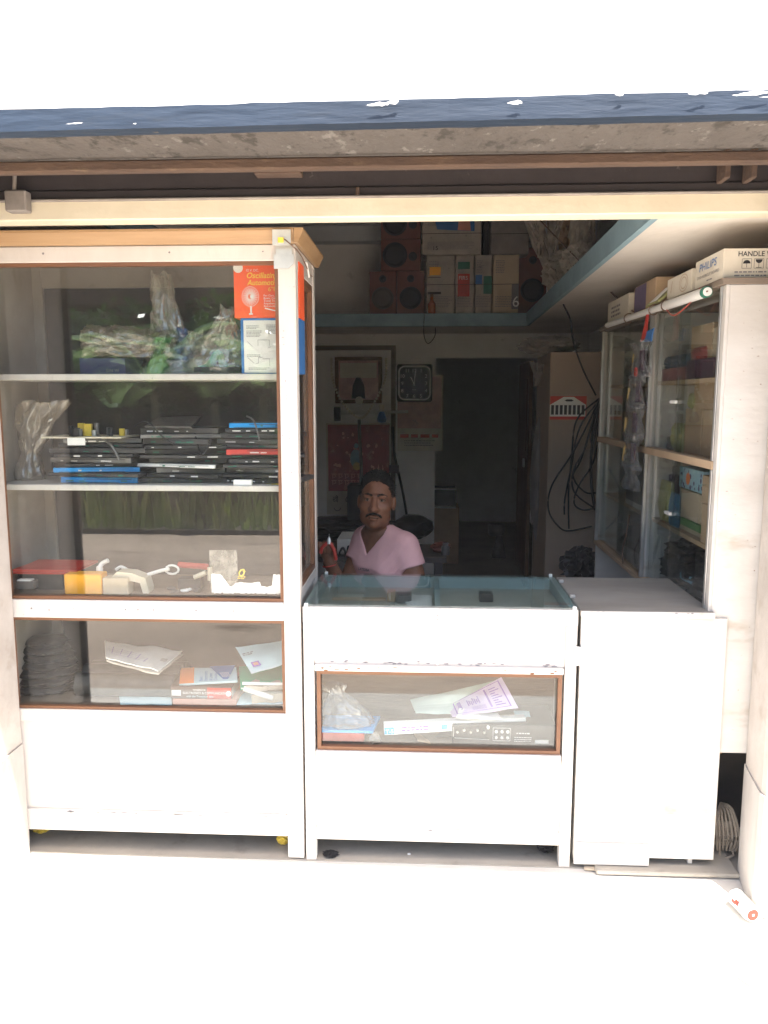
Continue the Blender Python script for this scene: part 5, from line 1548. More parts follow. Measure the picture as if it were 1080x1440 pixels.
# desk with tools behind the man
t = thing('work_bench', 'dark work bench against the back wall behind the man', 'bench', (-.75, 3.9, 0))
ztop = 0.488
part('top', B(-1.45, -.10, 3.6, 4.42, ztop - .04, ztop, .004), 'dark_ply', t)
for x in (-1.40, -.16):
    for y in (3.64, 4.36):
        part('leg', B(x - .03, x + .03, y - .03, y + .03, 0, ztop - .0405), 'dark_ply', t)
solo('black_monitor', B(-.62, -.30, 3.75, 3.95, ztop + .001, 0.94, .01), 'black_plastic', 'black boxy set on the bench just behind the head of the man', 'set')
solo('black_heap', crumple((-0.558 - .1, 3.85, ztop + .09), (.42, .18, .09), 50, .35, 4), 'black_plastic', 'dark heap of parts along the bench behind the man', 'heap', smooth=True)
solo('black_case', crumple((-0.095, 3.85, ztop + .10), (.16, .15, .10), 54, .25, 3), 'black_plastic', 'dark bundle at the end of the bench by the cable', 'bundle', smooth=True)
solo('white_carton', fb(-0.468, -0.36, 0.792, 0.877, 1.6, 1.85, .004), 'paper', 'white carton on the stand just behind the raised hand', 'carton')
t = thing('parts_stand', 'dark low stand behind the man carrying a white carton', 'stand', (-.6, 1.75, 0))
zs = 0.792 - .001
part('top', B(-1.2, .12, 1.55, 1.95, zs - .03, zs, .003), 'dark_ply', t)
for x in (-1.15, .08):
    for y in (1.58, 1.92):
        part('leg', B(x - .02, x + .02, y - .02, y + .02, 0, zs - .0305), 'dark_ply', t)
solo('tangled_wires', T(smooth_path([(-0.457, 1.57, 0.789), (-0.434, 1.57, 0.836), (-0.411, 1.57, 0.798), (-0.403, 1.57, 0.844), (-0.381, 1.57, 0.79)]), .006, 5), 'cable', 'black looped wires on the stand beside the white carton', 'wires')
solo('orange_reel', crumple((0.092, 1.7, zs + .03), (.05, .05, .03), 57, .3, 3), 'speaker_red', 'small orange reel on the stand to the side of the man', 'reel', smooth=True)
solo('small_jar', L([(.02, 0), (.022, .005), (.022, .045), (.015, .05), (.015, .065)], (0.115, 1.62, zs + .001), 12), 'chassis_light', 'small grey jar on the stand beside the orange reel', 'jar', smooth=True)

# seen dimly through the inner doorway
t = thing('inner_cabinet', 'dim wooden cabinet with pale edged drawer beyond the doorway', 'cabinet', (0.217, 5.2, 0.025))
X0, X1, Z0, Z1 = 0.061, 0.342, -0.482, 0.762
part('case', B(X0, X1, 5.22, 5.6, 0.001, Z1 - .2, .004), 'cardboard', t)
part('drawer', B(X0, X1 - .03, 5.2, 5.6, Z1 - .18, Z1 - .02, .003), 'chassis', t)
part('pale_edge', B(X0, X1 - .03, 5.18, 5.21, Z1 - .018, Z1, .002), 'paper', t)
part('pale_edge', B(X0, X1 - .03, 5.17, 5.199, Z1 - .20, Z1 - .182, .002), 'paper', t)
t = thing('pedestal_lamp', 'pale pedestal stand standing in the dark inner room', 'pedestal', (0.782, 5.6, -0.126))
x, y, z = (0.774, 5.6, 0.286)
part('head', L([(.06, -.06), (.085, -.04), (.085, .06), (.05, .07)], (x - .03, 5.6, z), 16), 'chassis_light', t, smooth=True)
part('column', T([(x, 5.6, 0), (x, 5.6, z - .06)], [.08, .03], 10), 'chassis_light', t, smooth=True)
t = thing('door_leaf', 'dark brown wooden door leaf standing open into the inner room', 'door', (.95, 4.9, 0))
part('leaf', B(.92, .955, 4.62, 5.4, .01, DZ - .02, .003), 'bead_wood', t)
part('latch', B(.905, .9195, 4.80, 4.86, 1.0, 1.08, .003), 'aluminium', t)
part('panel', B(.912, .9195, 4.72, 5.3, 1.15, 1.8, .004), 'bead_wood', t)
solo('blue_bottle', L([(.03, 0), (.035, .01), (.035, .12), (.012, .17), (.012, .20)], (0.997, 4.3, 0.871), 14), 'blue_print', 'dark blue bottle hanging by the doorway', 'bottle', smooth=True)

# tall tan board with sticker and coiled cables
t = thing('tan_cupboard', 'tall tan cupboard end standing beyond the shelf cabinet', 'cupboard', (.92, 2.4, 0))
X0 = 0.749; Z1 = 1.901
part('side', B(X0, 1.36, 2.30, 2.325, .0, Z1, .003), 'board_tan', t)
part('body', B(X0 + .005, 1.36, 2.3255, 2.9, .0, Z1 - .005), 'board_tan', t)
st = thing('sticker', 'red and white gable shaped sticker on the tan cupboard', 'sticker', (0.861, 2.3, 1.499))
Fk = Fr((0.754, 2.299, 1.499)); u_ = (0.969 - 0.752) / 51.0
bm = bmesh.new(); rect(bm, Fk, 0, 0, 51 * u_, 33 * u_); part('red_ground', bm, 'red_print', st)
bm = bmesh.new(); poly(bm, Fk, [(0, 4.5 * u_), (50 * u_, 4.5 * u_), (50 * u_, 21 * u_), (33 * u_, 32 * u_), (19 * u_, 32 * u_), (0, 21 * u_)], .0014); part('white_gable', bm, 'paper', st)
bm = bmesh.new()
for k in range(8):
    rect(bm, Fk, (1.5 + 6.1 * k) * u_, 7 * u_, (5.6 + 6.1 * k) * u_, 20.5 * u_, .002)
poly(bm, Fk, [(20 * u_, 27 * u_), (23 * u_, 25.5 * u_), (30 * u_, 25.5 * u_), (33 * u_, 27 * u_), (30 * u_, 28.5 * u_), (23 * u_, 28.5 * u_)], .002)
part('dark_bars', bm, 'black_print', st)
cb_ = thing('cable_hank', 'hank of dark cables hung on the tan cupboard', 'cable', (1.003, 2.25, 1.627))
rk = random.Random(12)
for k, pts in enumerate((((838,560),(808,590),(803,640),(800,690),(802,742)), ((838,562),(812,600),(803,650),(795,700),(795,722)), ((838,560),(806,630),(776,680),(772,715),(786,738),(802,745),(833,738)),
                         ((836,562),(828,620),(830,680),(836,715)), ((834,562),(820,625),(804,660),(806,690),(834,712)), ((835,565),(832,640),(812,680),(806,705),(818,715),(836,712)), ((833,565),(814,640),(803,668),(820,690),(838,690)), ((836,562),(826,650),(832,700),(838,720)))):
    pp = [((a - 598) / 1130.0 * (2.64 + 2.26) , 2.27 - .012 * k + .01 * rk.random(), 0) for a, b in pts]
    pp = [(q[0], q[1], 1.622 - (b - 561) / 1130.0 * (2.64 + q[1]) * 1.0) for q, (a, b) in zip(pp, pts)]
    part('loop', T(smooth_path(pp, 6), .0055 if k != 3 else .009, 6), 'cable', cb_, smooth=True)
solo('black_bag', crumple((0.923, 2.05, 0.621 + .03), (.10, .09, .11), 61, .5, 4, None, 1.5), 'black_plastic', 'black bag standing against the tan cupboard', 'bag', smooth=True)
bm = B(.72, .95, 1.95, 2.2, 0, 0.621 - .105, .004)
solo('dark_stool', bm, 'dark_ply', 'dark box stand under the black bag', 'stand')
x, y, z = (0.729, 2.6, 1.94)
solo('paper_bundle', crumple((x + .05, 2.6, Z1 + .055), (.17, .16, .06), 63, .3, 4), 'newsprint_dark', 'crumpled grey paper bundle on top of the tan cupboard', 'bundle', smooth=True)
solo('paper_cone', patch((0.658, 2.55, 1.858), (0.735, 2.5, 1.838), (0.711, 2.52, 1.716), (0.693, 2.52, 1.698), 6, 6, .05, 4, 4), 'newsprint_dark', 'pale scrap of paper drooping beside the tan cupboard', 'paper scrap')
solo('dark_sack', crumple((0.769, 2.75, 1.10), (.06, .10, .42), 66, .25, 3), 'door_dark', 'dark sack hanging beside the tan cupboard', 'sack', smooth=True)

# ------------------------------------------------------------------ on the back loft
ZL = 2.275
def speaker(rectq, label, side=False, y=3.78, dep=.28, foam='cone_black'):
    X0, X1, Z0, Z1 = rectq
    t = thing('speaker', label, 'speaker', ((X0 + X1) / 2, y + dep / 2, Z0), 'orange speaker boxes on the back loft')
    part('cabinet', B(X0 + .003, X1 - .003, y, y + dep, Z0 + .001, Z1 - .001, .004), 'speaker_red', t)
    w, h = X1 - X0, Z1 - Z0
    if not side:
        c1, r1, c2, r2 = (X0 + w * .5, Z0 + h * .38), w * .40, (X0 + w * .5, Z0 + h * .82), w * .13
    else:
        c1, r1, c2, r2 = (X0 + w * .36, Z0 + h * .5), h * .40, (X0 + w * .80, Z0 + h * .45), h * .14
    part('woofer', L([(r1, 0), (r1 * .98, -.010), (r1 * .88, -.012), (r1 * .5, .018), (r1 * .3, .004), (.002, -.001)], (c1[0], y - .0005, c1[1]), 24, 'y'), foam, t, smooth=True)
    part('tweeter', L([(r2, 0), (r2, -.008), (r2 * .7, -.010), (.002, -.002)], (c2[0], y - .0005, c2[1]), 16, 'y'), 'cone_black', t, smooth=True)
    return t
zr1 = 2.605
q1 = (-0.442, -0.228, 2.288, 2.606); q2 = (-0.226, -0.01, 2.287, 2.604); q3 = (-0.353, -0.04, 2.607, 2.843); q4 = (-0.353, -0.041, 2.846, 3.08)
speaker((q1[0], q1[1], ZL, zr1), 'orange speaker box with a torn woofer, bottom row beside the bare wall', foam='cone_grey')
speaker((q2[0], q2[1], ZL, zr1), 'upright orange speaker box beside the amber bottle')
speaker((q3[0], q3[1], zr1, q3[3]), 'orange speaker box lying on its side on the two upright ones', True)
speaker((q4[0], q4[1], q3[3], q4[3]), 'uppermost orange speaker box, cut off by the lintel', True)
q5 = (0.724, 0.954, 2.289, 2.799)
speaker((q5[0], q5[1], ZL, q5[3]), 'dark red speaker box among the hanging rags', y=3.95)
def wrapped(rectq, label, m='newsprint', y=3.78, dep=.30, deco=0):
    X0, X1, Z0, Z1 = rectq
    t = thing('wrapped_parcel', label, 'parcel', ((X0 + X1) / 2, y + dep / 2, Z0), 'newspaper parcels on the back loft')
    bm = B(X0 + .003, X1 - .003, y, y + dep, Z0 + .001, Z1 - .001, .006)
    bmesh.ops.subdivide_edges(bm, edges=bm.edges[:], cuts=4, use_grid_fill=True)
    for v in bm.verts:
        v.co += Vector((noise.noise(v.co * 19), noise.noise(v.co * 17 + Vector((5, 0, 0))), noise.noise(v.co * 21 + Vector((0, 7, 0))) * .4)) * .007
    part('wrapping', bm, m, t)
    F = Fr((X0, y - .006, Z0)); w, h = X1 - X0, Z1 - Z0
    if deco:
        r = random.Random(deco)
        bm = bmesh.new()
        dashes(bm, F, w * .1, w * .45, h * .9, 8, h * .028, h * .010, deco)
        dashes(bm, F, w * .1, w * .9, h * .30, 7, h * .028, h * .010, deco + 1)
        part('print', bm, 'grey_print', t)
    bm = bmesh.new(); pline(bm, F, [(0, h * .5), (w, h * .505)], .004, .004); part('string', bm, 'cable', t)
    return t, F, w, h
zw = 2.72
P = [(0, 0.226, 2.286, 2.722), (0.228, 0.373, 2.285, 2.72), (0.376, 0.51, 2.284, 2.719), (0.515, 0.717, 2.283, 2.717)]
NP = ['newspaper parcel with a yellow picture behind the amber bottle', 'newspaper parcel with a red advertisement strip', 'newspaper parcel with a blue and green picture', 'brown newspaper parcel marked with a large 6']
for k, q in enumerate(P):
    t, F, w, h = wrapped((q[0], q[1], ZL, zw), NP[k], 'newsprint' if k != 3 else 'cardboard_pale', deco=k + 3)
    if k == 0:
        bm = bmesh.new(); rect(bm, F, w * .12, h * .66, w * .5, h * .80, .003); part('yellow_picture', bm, 'amber_box', t)
        bm = bmesh.new(); rect(bm, F, w * .06, h * .34, w * .52, h * .38, .003); rect(bm, F, w * .06, h * .62, w * .5, h * .63, .003); part('heading', bm, 'black_print', t)
    if k == 1:
        bm = bmesh.new(); rect(bm, F, w * .12, h * .30, w * .75, h * .68, .003); part('red_advert', bm, 'red_print', t)
        text('lettering', 'FIRS', F, w * .16, h * .58, h * .09, 'white_print', t, e=.005)
        bm = bmesh.new(); rect(bm, F, w * .12, h * .76, w * .75, h * .88, .003); part('green_advert', bm, 'green_print', t)
    if k == 2:
        bm = bmesh.new(); rect(bm, F, w * .05, h * .50, w * .42, h * .66, .003); part('blue_panel', bm, 'blue_print', t)
        bm = bmesh.new(); rect(bm, F, w * .50, h * .34, w * .98, h * .64, .003); part('green_panel', bm, 'green_print', t)
    if k == 3:
        bm = bmesh.new(); rect(bm, F, w * .72, h * .08, w * .98, h * .5, .003); part('grey_strip', bm, 'grey_print', t)
        text('numeral', '6', F, w * .74, h * .12, h * .26, 'white_print', t, e=.005)
q = (-0.035, 0.421, 2.72, 3.024)
t, F, w, h = wrapped((q[0], q[1], zw, q[3]), 'wide newspaper bundle with a dark photo strip, on top of the parcels', y=3.75, deco=12)
bm = bmesh.new(); poly(bm, F, [(w * .20, h * .92), (w * .88, h * .84), (w * .88, h * .55), (w * .26, h * .60)], .004); part('photo', bm, 'blue_print', t)
bm = bmesh.new(); poly(bm, F, [(w * .62, h * .84), (w * .80, h * .82), (w * .82, h * .56), (w * .60, h * .58)], .006); part('face', bm, 'salmon_card', t)
text('numeral', '15', F, w * .18, h * .10, h * .15, 'black_print', t, e=.005)
q = (0.491, 0.787, 2.721, 3.019)
wrapped((q[0], q[1], zw, q[3]), 'grey newspaper bundle on top of the parcels beside the rags', 'newsprint_dark', y=3.77)
t = thing('amber_bottle', 'small amber bottle standing at the edge of the back loft', 'bottle', (0.046, 3.72, 2.285))
x, y, z = (0.046, 3.72, 2.285)
part('bottle', L([(.026, 0), (.030, .006), (.030, .075), (.012, .10), (.012, .125)], (x, 3.735, ZL + .0), 16), 'amber_glass', t, smooth=True)
part('cap', L([(.013, .1255), (.013, .145), (.010, .147)], (x, 3.735, ZL), 14), 'bead_wood', t)
solo('black_case', B(0.45, 0.517, 3.95, 4.2, zw, 3.062), 'cone_black', 'black case wedged between the two newspaper bundles', 'case')
# rags and newspaper strips at the loft corner
NST = ['narrow torn paper strip dangling first from the parcels at the loft corner', 'narrow torn paper strip dangling second from the parcels at the loft corner', 'twisted pale strip hanging among the rags', 'short frayed strip over the blue loft edge', 'long pale strip nearest the side loft edge', 'curled scrap of newspaper caught on the loft edge']
for k, (a, b0, b1, Y) in enumerate(((752, 306, 372, 3.4), (764, 320, 392, 3.3), (778, 306, 366, 3.0), (793, 372, 428, 2.4), (815, 306, 352, 2.9), (806, 388, 424, 2.25))):
    dd = 2.64 + Y
    f0 = lambda q, w_: (((q[0] + w_) - 598) / 1130.0 * dd, Y, 1.622 + (561 - q[1]) / 1130.0 * dd)
    sl = 10 * math.sin(k * 2.3)
    solo('paper_strip', patch(f0((a + sl, b1), -4), f0((a + sl, b1), 4), f0((a, b0), 6), f0((a, b0), -6), 5, 16, .10, 5, k * 1.9, .002), 'newsprint' if k % 2 else 'rag', NST[k], 'paper strip')
NR = ['long torn newspaper strip hanging from the ceiling at the loft corner', 'crumpled newspaper ball at the loft corner', 'greyish rag bunch hanging over the blue loft edge', 'frayed rag end dangling below the loft edge', 'torn newspaper sheet slanting above the dark speaker', 'dusty rag draped along the side loft edge', 'brown paper bundle behind the rags']
specs = ((806, 345, 16, 56, 3.1, 'rag'), (786, 375, 17, 15, 3.2, 'newsprint'), (800, 378, 18, 22, 2.6, 'rag'), (800, 402, 10, 26, 2.2, 'rag'), (762, 370, 10, 66, 3.5, 'newsprint'), (772, 400, 14, 24, 3.3, 'rag'), (790, 340, 15, 28, 3.4, 'cardboard'))
for k, (a, b, rx, rz, Y, mm) in enumerate(specs):
    dd = 2.64 + Y
    cx2 = (a - 598) / 1130.0 * dd; cz2 = 1.622 + (561 - b) / 1130.0 * dd
    bm = crumple((0, 0, 0), (rx / 1130.0 * dd, .06, rz / 1130.0 * dd), 70 + k * 5.1, .45, 4, fr=1.5)
    Rt = Matrix.Rotation(math.radians((2, 0, 5, 3, -28, -20, 0)[k]), 4, 'Y')
    for v in bm.verts:
        v.co = Rt @ v.co + Vector((cx2, Y, cz2))
    solo('rag_bunch' if mm != 'newsprint' else 'paper_wad', bm, mm, NR[k], 'rag' if mm != 'newsprint' else 'newspaper')
solo('twine', T(smooth_path([(0.738, 3, 2.828), (0.889, 2.6, 2.54), (0.948, 2, 2.278), (0.99, 1.5, 2.08), (.905, 1.0, 2.0)]), .004, 5), 'wire_brown', 'twisted cord running from the loft to the tube light', 'cord')
solo('drop_wire', T(smooth_path([(0.798, 2.3, 2.293), (0.81, 2.3, 2.191), (0.859, 2.3, 2.088), (0.871, 2.25, 1.96), (0.929, 2.22, 1.793), (1.005, 2.2, 1.644)]), .005, 5), 'cable', 'black cable dropping from the loft edge to the cable hank', 'cable')

# ------------------------------------------------------------------ the man behind the counter: continuous surface from blended volumes
class Field:
    def __init__(s, xs, ys, zs):
        s.xs, s.ys, s.zs = [np.asarray(a, np.float32) for a in (xs, ys, zs)]
        s.f = np.full((len(xs), len(ys), len(zs)), .25, np.float32)
    def _win(s, lo, hi, m=.07):
        sl = []
        for a, l, h in zip((s.xs, s.ys, s.zs), lo, hi):
            i0 = max(int(np.searchsorted(a, l - m)) - 1, 0); i1 = min(int(np.searchsorted(a, h + m)) + 1, len(a))
            sl.append(slice(i0, i1))
        if any(q.stop - q.start < 1 for q in sl):
            return None
        X, Y, Z = np.meshgrid(s.xs[sl[0]], s.ys[sl[1]], s.zs[sl[2]], indexing='ij')
        return tuple(sl), X, Y, Z
    def _mix(s, sl, d, k, sub):
        a = s.f[sl]
        if sub:
            h = np.clip(.5 - .5 * (d + a) / k, 0, 1)
            s.f[sl] = a * (1 - h) + (-d) * h + k * h * (1 - h)
        else:
            h = np.clip(.5 + .5 * (a - d) / k, 0, 1)
            s.f[sl] = a * (1 - h) + d * h - k * h * (1 - h)
    def cap(s, a, b, ra, rb, k=.02, sub=False):
        a, b = np.array(a, np.float32), np.array(b, np.float32); R = max(ra, rb)
        w = s._win(np.minimum(a, b) - R, np.maximum(a, b) + R)
        if w is None:
            return
        sl, X, Y, Z = w
        ab = b - a; L2 = float(ab @ ab) + 1e-9
        t = np.clip(((X - a[0]) * ab[0] + (Y - a[1]) * ab[1] + (Z - a[2]) * ab[2]) / L2, 0, 1)
        d = np.sqrt((X - a[0] - t * ab[0]) ** 2 + (Y - a[1] - t * ab[1]) ** 2 + (Z - a[2] - t * ab[2]) ** 2) - (ra + (rb - ra) * t)
        s._mix(sl, d, k, sub)
    def ell(s, c, r, k=.02, sub=False, R=None, o=None):
        """Ellipsoid; with R, o the centre is local to a rotated frame (the head)."""
        c, r = np.array(c, np.float32), np.array(r, np.float32)
        cw = (np.array(o) + R @ c) if R is not None else c
        m = r.max() if R is not None else r
        w = s._win(cw - m, cw + m, .05)
        if w is None:
            return
        sl, X, Y, Z = w
        dx, dy, dz = X - cw[0], Y - cw[1], Z - cw[2]
        if R is not None:
            dx, dy, dz = (R[0, 0] * dx + R[1, 0] * dy + R[2, 0] * dz, R[0, 1] * dx + R[1, 1] * dy + R[2, 1] * dz, R[0, 2] * dx + R[1, 2] * dy + R[2, 2] * dz)
        k0 = np.sqrt((dx / r[0]) ** 2 + (dy / r[1]) ** 2 + (dz / r[2]) ** 2)
        k1 = np.sqrt((dx / r[0] ** 2) ** 2 + (dy / r[1] ** 2) ** 2 + (dz / r[2] ** 2) ** 2) + 1e-6
        s._mix(sl, k0 * (k0 - 1) / k1, k, sub)
    def cut(s, fn, k=.004):
        """Keep only where fn(X, Y, Z) < 0."""
        X, Y, Z = np.meshgrid(s.xs, s.ys, s.zs, indexing='ij')
        s.f = np.maximum(s.f, fn(X, Y, Z).astype(np.float32))
    def mesh(s):
        F = s.f; ins = F < 0
        nx, ny, nz = F.shape
        cnt = np.zeros((nx - 1, ny - 1, nz - 1), np.int8)
        for i in (0, 1):
            for j in (0, 1):
                for k in (0, 1):
                    cnt += ins[i:nx - 1 + i, j:ny - 1 + j, k:nz - 1 + k]
        act = (cnt > 0) & (cnt < 8)
        I, J, K = np.nonzero(act)
        idx = np.full(act.shape, -1, np.int64); idx[I, J, K] = np.arange(len(I))
        acc = np.zeros((len(I), 3)); n = np.zeros(len(I))
        corner = [(i, j, k) for i in (0, 1) for j in (0, 1) for k in (0, 1)]
        for A in corner:
            for ax in range(3):
                if A[ax] == 0:
                    Bc = list(A); Bc[ax] = 1
                    fa = F[I + A[0], J + A[1], K + A[2]]; fb_ = F[I + Bc[0], J + Bc[1], K + Bc[2]]
                    m = (fa < 0) != (fb_ < 0)
                    t = np.where(m, fa / np.where(m, fa - fb_, 1), 0)
                    pa = np.stack((s.xs[I + A[0]], s.ys[J + A[1]], s.zs[K + A[2]]), 1); pb = np.stack((s.xs[I + Bc[0]], s.ys[J + Bc[1]], s.zs[K + Bc[2]]), 1)
                    acc += np.where(m[:, None], pa + (pb - pa) * t[:, None], 0); n += m
        V = acc / n[:, None]
        faces = []
        for ax in range(3):
            o1, o2 = [(1, 2), (2, 0), (0, 1)][ax]
            sa = [slice(1, -1)] * 3; sb_ = [slice(1, -1)] * 3
            sa[ax] = slice(0, -1); sb_[ax] = slice(1, None)
            ch = ins[tuple(sa)] != ins[tuple(sb_)]
            P = np.argwhere(ch)
            off = np.ones(3, int); off[ax] = 0
            P = P + off
            inside_first = ins[P[:, 0], P[:, 1], P[:, 2]]
            q = []
            for d1, d2 in ((1, 1), (0, 1), (0, 0), (1, 0)):
                c = P.copy(); c[:, o1] -= d1; c[:, o2] -= d2
                q.append(idx[c[:, 0], c[:, 1], c[:, 2]])
            Q = np.stack(q, 1)
            Q[~inside_first] = Q[~inside_first][:, ::-1]
            faces.append(Q[(Q >= 0).all(1)])
        return V, np.concatenate(faces)

def grid(*segs):
    out = []
    for a, b, h in segs:
        out += list(np.arange(a, b - 1e-6, h))
    return out + [segs[-1][1]]

def field_part(name, fld, m, parent):
    V, Q = fld.mesh()
    bm = bmesh.new()
    vs = [bm.verts.new(v) for v in V]
    for q in Q:
        try:
            bm.faces.new([vs[i] for i in q])
        except ValueError:
            pass
    for _ in range(1):
        bmesh.ops.smooth_vert(bm, verts=bm.verts[:], factor=.35, use_axis_x=True, use_axis_y=True, use_axis_z=True)
    o = part(name, bm, m, parent, origin=wloc(parent))
    o.data.polygons.foreach_set('use_smooth', [True] * len(o.data.polygons))
    return o

HC = np.array((-.206, .79, 1.190))
yaw_, tilt_, roll_ = math.radians(-2), math.radians(-6), math.radians(3)
HR = np.array((Matrix.Rotation(yaw_, 3, 'Z') @ Matrix.Rotation(tilt_, 3, 'X') @ Matrix.Rotation(roll_, 3, 'Y')))
def hp(*c):
    return tuple(HC + HR @ np.array(c))
SL, SR = (-.078, .738, 1.000), (-.262, .895, 1.004)
EL_, WL, EBR, WR = (-.006, .705, .745), (-.13, .615, .660), (-.350, .800, .770), (-.405, .742, .925)

def torso(F, g=0.0):
    F.cap((-.212, .850, .905), (-.135, .790, .905), .098 + g, .102 + g, .03)
    F.cap((-.245, .872, .988), (-.100, .755, .984), .055 + g, .054 + g, .05)
    F.cap((-.195, .828, 1.045), (-.105, .765, 1.008), .046 + g, .043 + g, .04)
    F.cap((-.205, .835, 1.045), (-.255, .875, 1.008), .046 + g, .043 + g, .04)
    F.cap((-.218, .862, .75), (-.145, .808, .75), .108 + g, .110 + g, .06)
    F.cap((-.245, .880, .56), (-.150, .820, .56), .125 + g, .125 + g, .06)
def legs(F, g=0.0):
    for hip, knee, ank in (((-.25, .89, .53), (-.53, .72, .50), (-.53, .73, .10)), ((-.15, .82, .53), (-.36, .60, .50), (-.38, .62, .10))):
        F.cap(hip, knee, .085 + g, .062 + g, .03); F.cap(knee, ank, .060 + g, .042 + g, .02)

man = thing('person', 'seated man in a pink t-shirt looking out, holding red pliers', 'person', (-.2, .85, 0))
xg = grid((-.62, -.46, .010), (-.46, .06, .0038), (.06, .10, .01))
yg = grid((.50, .66, .010), (.66, .93, .0038), (.93, 1.06, .010))
zg = grid((-.01, .70, .016), (.70, .86, .008), (.86, 1.34, .0034))
F = Field(xg, yg, zg)
torso(F); legs(F)
for ank in ((-.53, .73, .05), (-.38, .62, .05)):
    F.cap((ank[0], ank[1], .10), (ank[0], ank[1], .045), .042, .045, .02)
    F.cap((ank[0], ank[1], .035), (ank[0] - .10, ank[1] - .09, .03), .038, .028, .02)
# arms
F.cap(SL, EL_, .050, .045, .03); F.cap(EL_, WL, .041, .028, .02)
F.cap(WL, (-.175, .60, .64), .028, .030, .02)
for k in range(4):
    F.cap((-.17, .585 + .014 * k, .645), (-.215, .575 + .016 * k, .625), .0095, .009, .004)
    F.cap((-.215, .575 + .016 * k, .625), (-.225, .58 + .016 * k, .60), .009, .008, .004)
F.cap((-.165, .59, .65), (-.18, .565, .615), .010, .009, .006)
F.cap(SR, EBR, .048, .042, .03); F.cap(EBR, WR, .041, .026, .02)
# raised hand: palm, four curled fingers, thumb
F.cap(WR, (-.412, .738, .962), .026, .024, .015)
F.ell((-.416, .736, .975), (.030, .017, .034), .014)
for k, (dx, l) in enumerate(((-.027, .030), (-.009, .034), (.008, .033), (.022, .027))):
    b0 = (-.416 + dx, .733, .996); b1 = (-.416 + dx * 1.08, .716, .996 + l * .55); b2 = (-.416 + dx, .698, .992 + l * .3); b3 = (-.416 + dx * .9, .702, .978)
    F.cap(b0, b1, .0095, .0088, .005); F.cap(b1, b2, .0088, .0082, .003); F.cap(b2, b3, .0082, .0075, .003)
F.cap((-.394, .732, .966), (-.382, .712, .985), .011, .0095, .008); F.cap((-.382, .712, .985), (-.388, .696, 1.003), .0095, .008, .004)
# neck and head
F.cap((-.203, .832, 1.00), hp(0, .022, -.055), .050, .047, .025)
E_ = lambda c, r, k=.02, sub=False: F.ell(c, r, k, sub, HR, HC)
E_((0, .022, .036), (.073, .096, .088), .02)
E_((0, -.018, -.030), (.062, .074, .088), .03)
E_((0, -.028, -.080), (.047, .054, .041), .025)
E_((0, -.070, -.100), (.020, .016, .016), .018)
for s_ in (-1, 1):
    E_((s_ * .042, -.055, -.028), (.024, .025, .024), .020)
    E_((s_ * .042, -.022, -.070), (.020, .034, .026), .02)
    E_((s_ * .031, -.101, .003), (.019, .018, .0135), .010, True)
    E_((s_ * .031, -.0755, .003), (.0170, .0125, .0120), .005)
    E_((s_ * .0150, -.098, -.038), (.0100, .012, .008), .007)
    E_((s_ * .074, .014, -.010), (.009, .018, .030), .008)
    E_((s_ * .078, .020, -.006), (.006, .018, .024), .006)
    E_((s_ * .028, -.086, .020), (.024, .009, .006), .010)
F.cap(hp(0, -.084, .012), hp(0, -.107, -.034), .0085, .0140, .010)
F.cap(hp(0, -.107, -.034), hp(0, -.100, -.040), .0125, .0105, .008)
E_((0, -.093, -.0675), (.023, .0085, .0052), .005)
E_((0, -.0905, -.0795), (.020, .0090, .0070), .005)
body = field_part('body', F, 'skin', man)
# shirt
xs = grid((-.44, .10, .0040)); ys = grid((.60, 1.04, .0050)); zs = grid((.52, .80, .010), (.80, 1.10, .0036))
F = Field(xs, ys, zs)
torso(F, .009)
rng = np.random.default_rng(4)
def folds(X, Y, Z):
    w = np.exp(-((X + .10) / .06) ** 2 - ((Z - .93) / .06) ** 2)
    n = .0075 * w * (np.abs(np.sin((X * 1.5 - Z * .8) * 75 + 1.5 * np.sin(Z * 30))) - .6) + .0065 * (np.abs(np.sin((X * .75 + Z * .75) * 34 + 2.5 * np.sin(Z * 9) + 2 * np.sin(X * 12))) - .6) * np.exp(-((Z - .90) / .09) ** 2)
    return n
X, Y, Z = np.meshgrid(F.xs, F.ys, F.zs, indexing='ij')
F.f = F.f + folds(X, Y, Z).astype(np.float32)
fd = np.array((-.54, -.84, 0))
def sleeve(F, a, b, frac, ra, rb_):
    a, b = np.array(a), np.array(b); ab = (b - a) * frac; ln = float(np.linalg.norm(ab))
    X, Y, Z = np.meshgrid(F.xs, F.ys, F.zs, indexing='ij')
    tt = ((X - a[0]) * ab[0] + (Y - a[1]) * ab[1] + (Z - a[2]) * ab[2]) / ln ** 2
    t = np.clip(tt, 0, 1.6)
    d = np.sqrt((X - a[0] - t * ab[0]) ** 2 + (Y - a[1] - t * ab[1]) ** 2 + (Z - a[2] - t * ab[2]) ** 2) - (ra + (rb_ - ra) * np.clip(t, 0, 1))
    d = np.maximum(d, (tt - 1) * ln)
    F._mix((slice(None),) * 3, d.astype(np.float32), .022, False)
def collar(X, Y, Z):
    # neck opening that drops to a V at the front of the chest
    fr_ = (X + .205) * fd[0] + (Y - .83) * fd[1]
    sd = (X + .205) * -fd[1] + (Y - .83) * fd[0]
    r = np.sqrt((X + .205) ** 2 + (Y - .835) ** 2)
    ringc = np.maximum(r - .068, 1.048 - Z)
    vee = np.maximum(np.maximum(np.abs(sd) - np.clip((Z - .955) * .75, 0, .07), .02 - fr_), -(Z - .955))
    return -np.minimum(ringc, vee)
sleeve(F, SL, EL_, .34, .058, .062)
sleeve(F, SR, EBR, .40, .054, .056)
F.cut(collar)
F.cut(lambda X, Y, Z: .56 - Z)
shirt = field_part('t_shirt', F, 'pink_shirt', man)
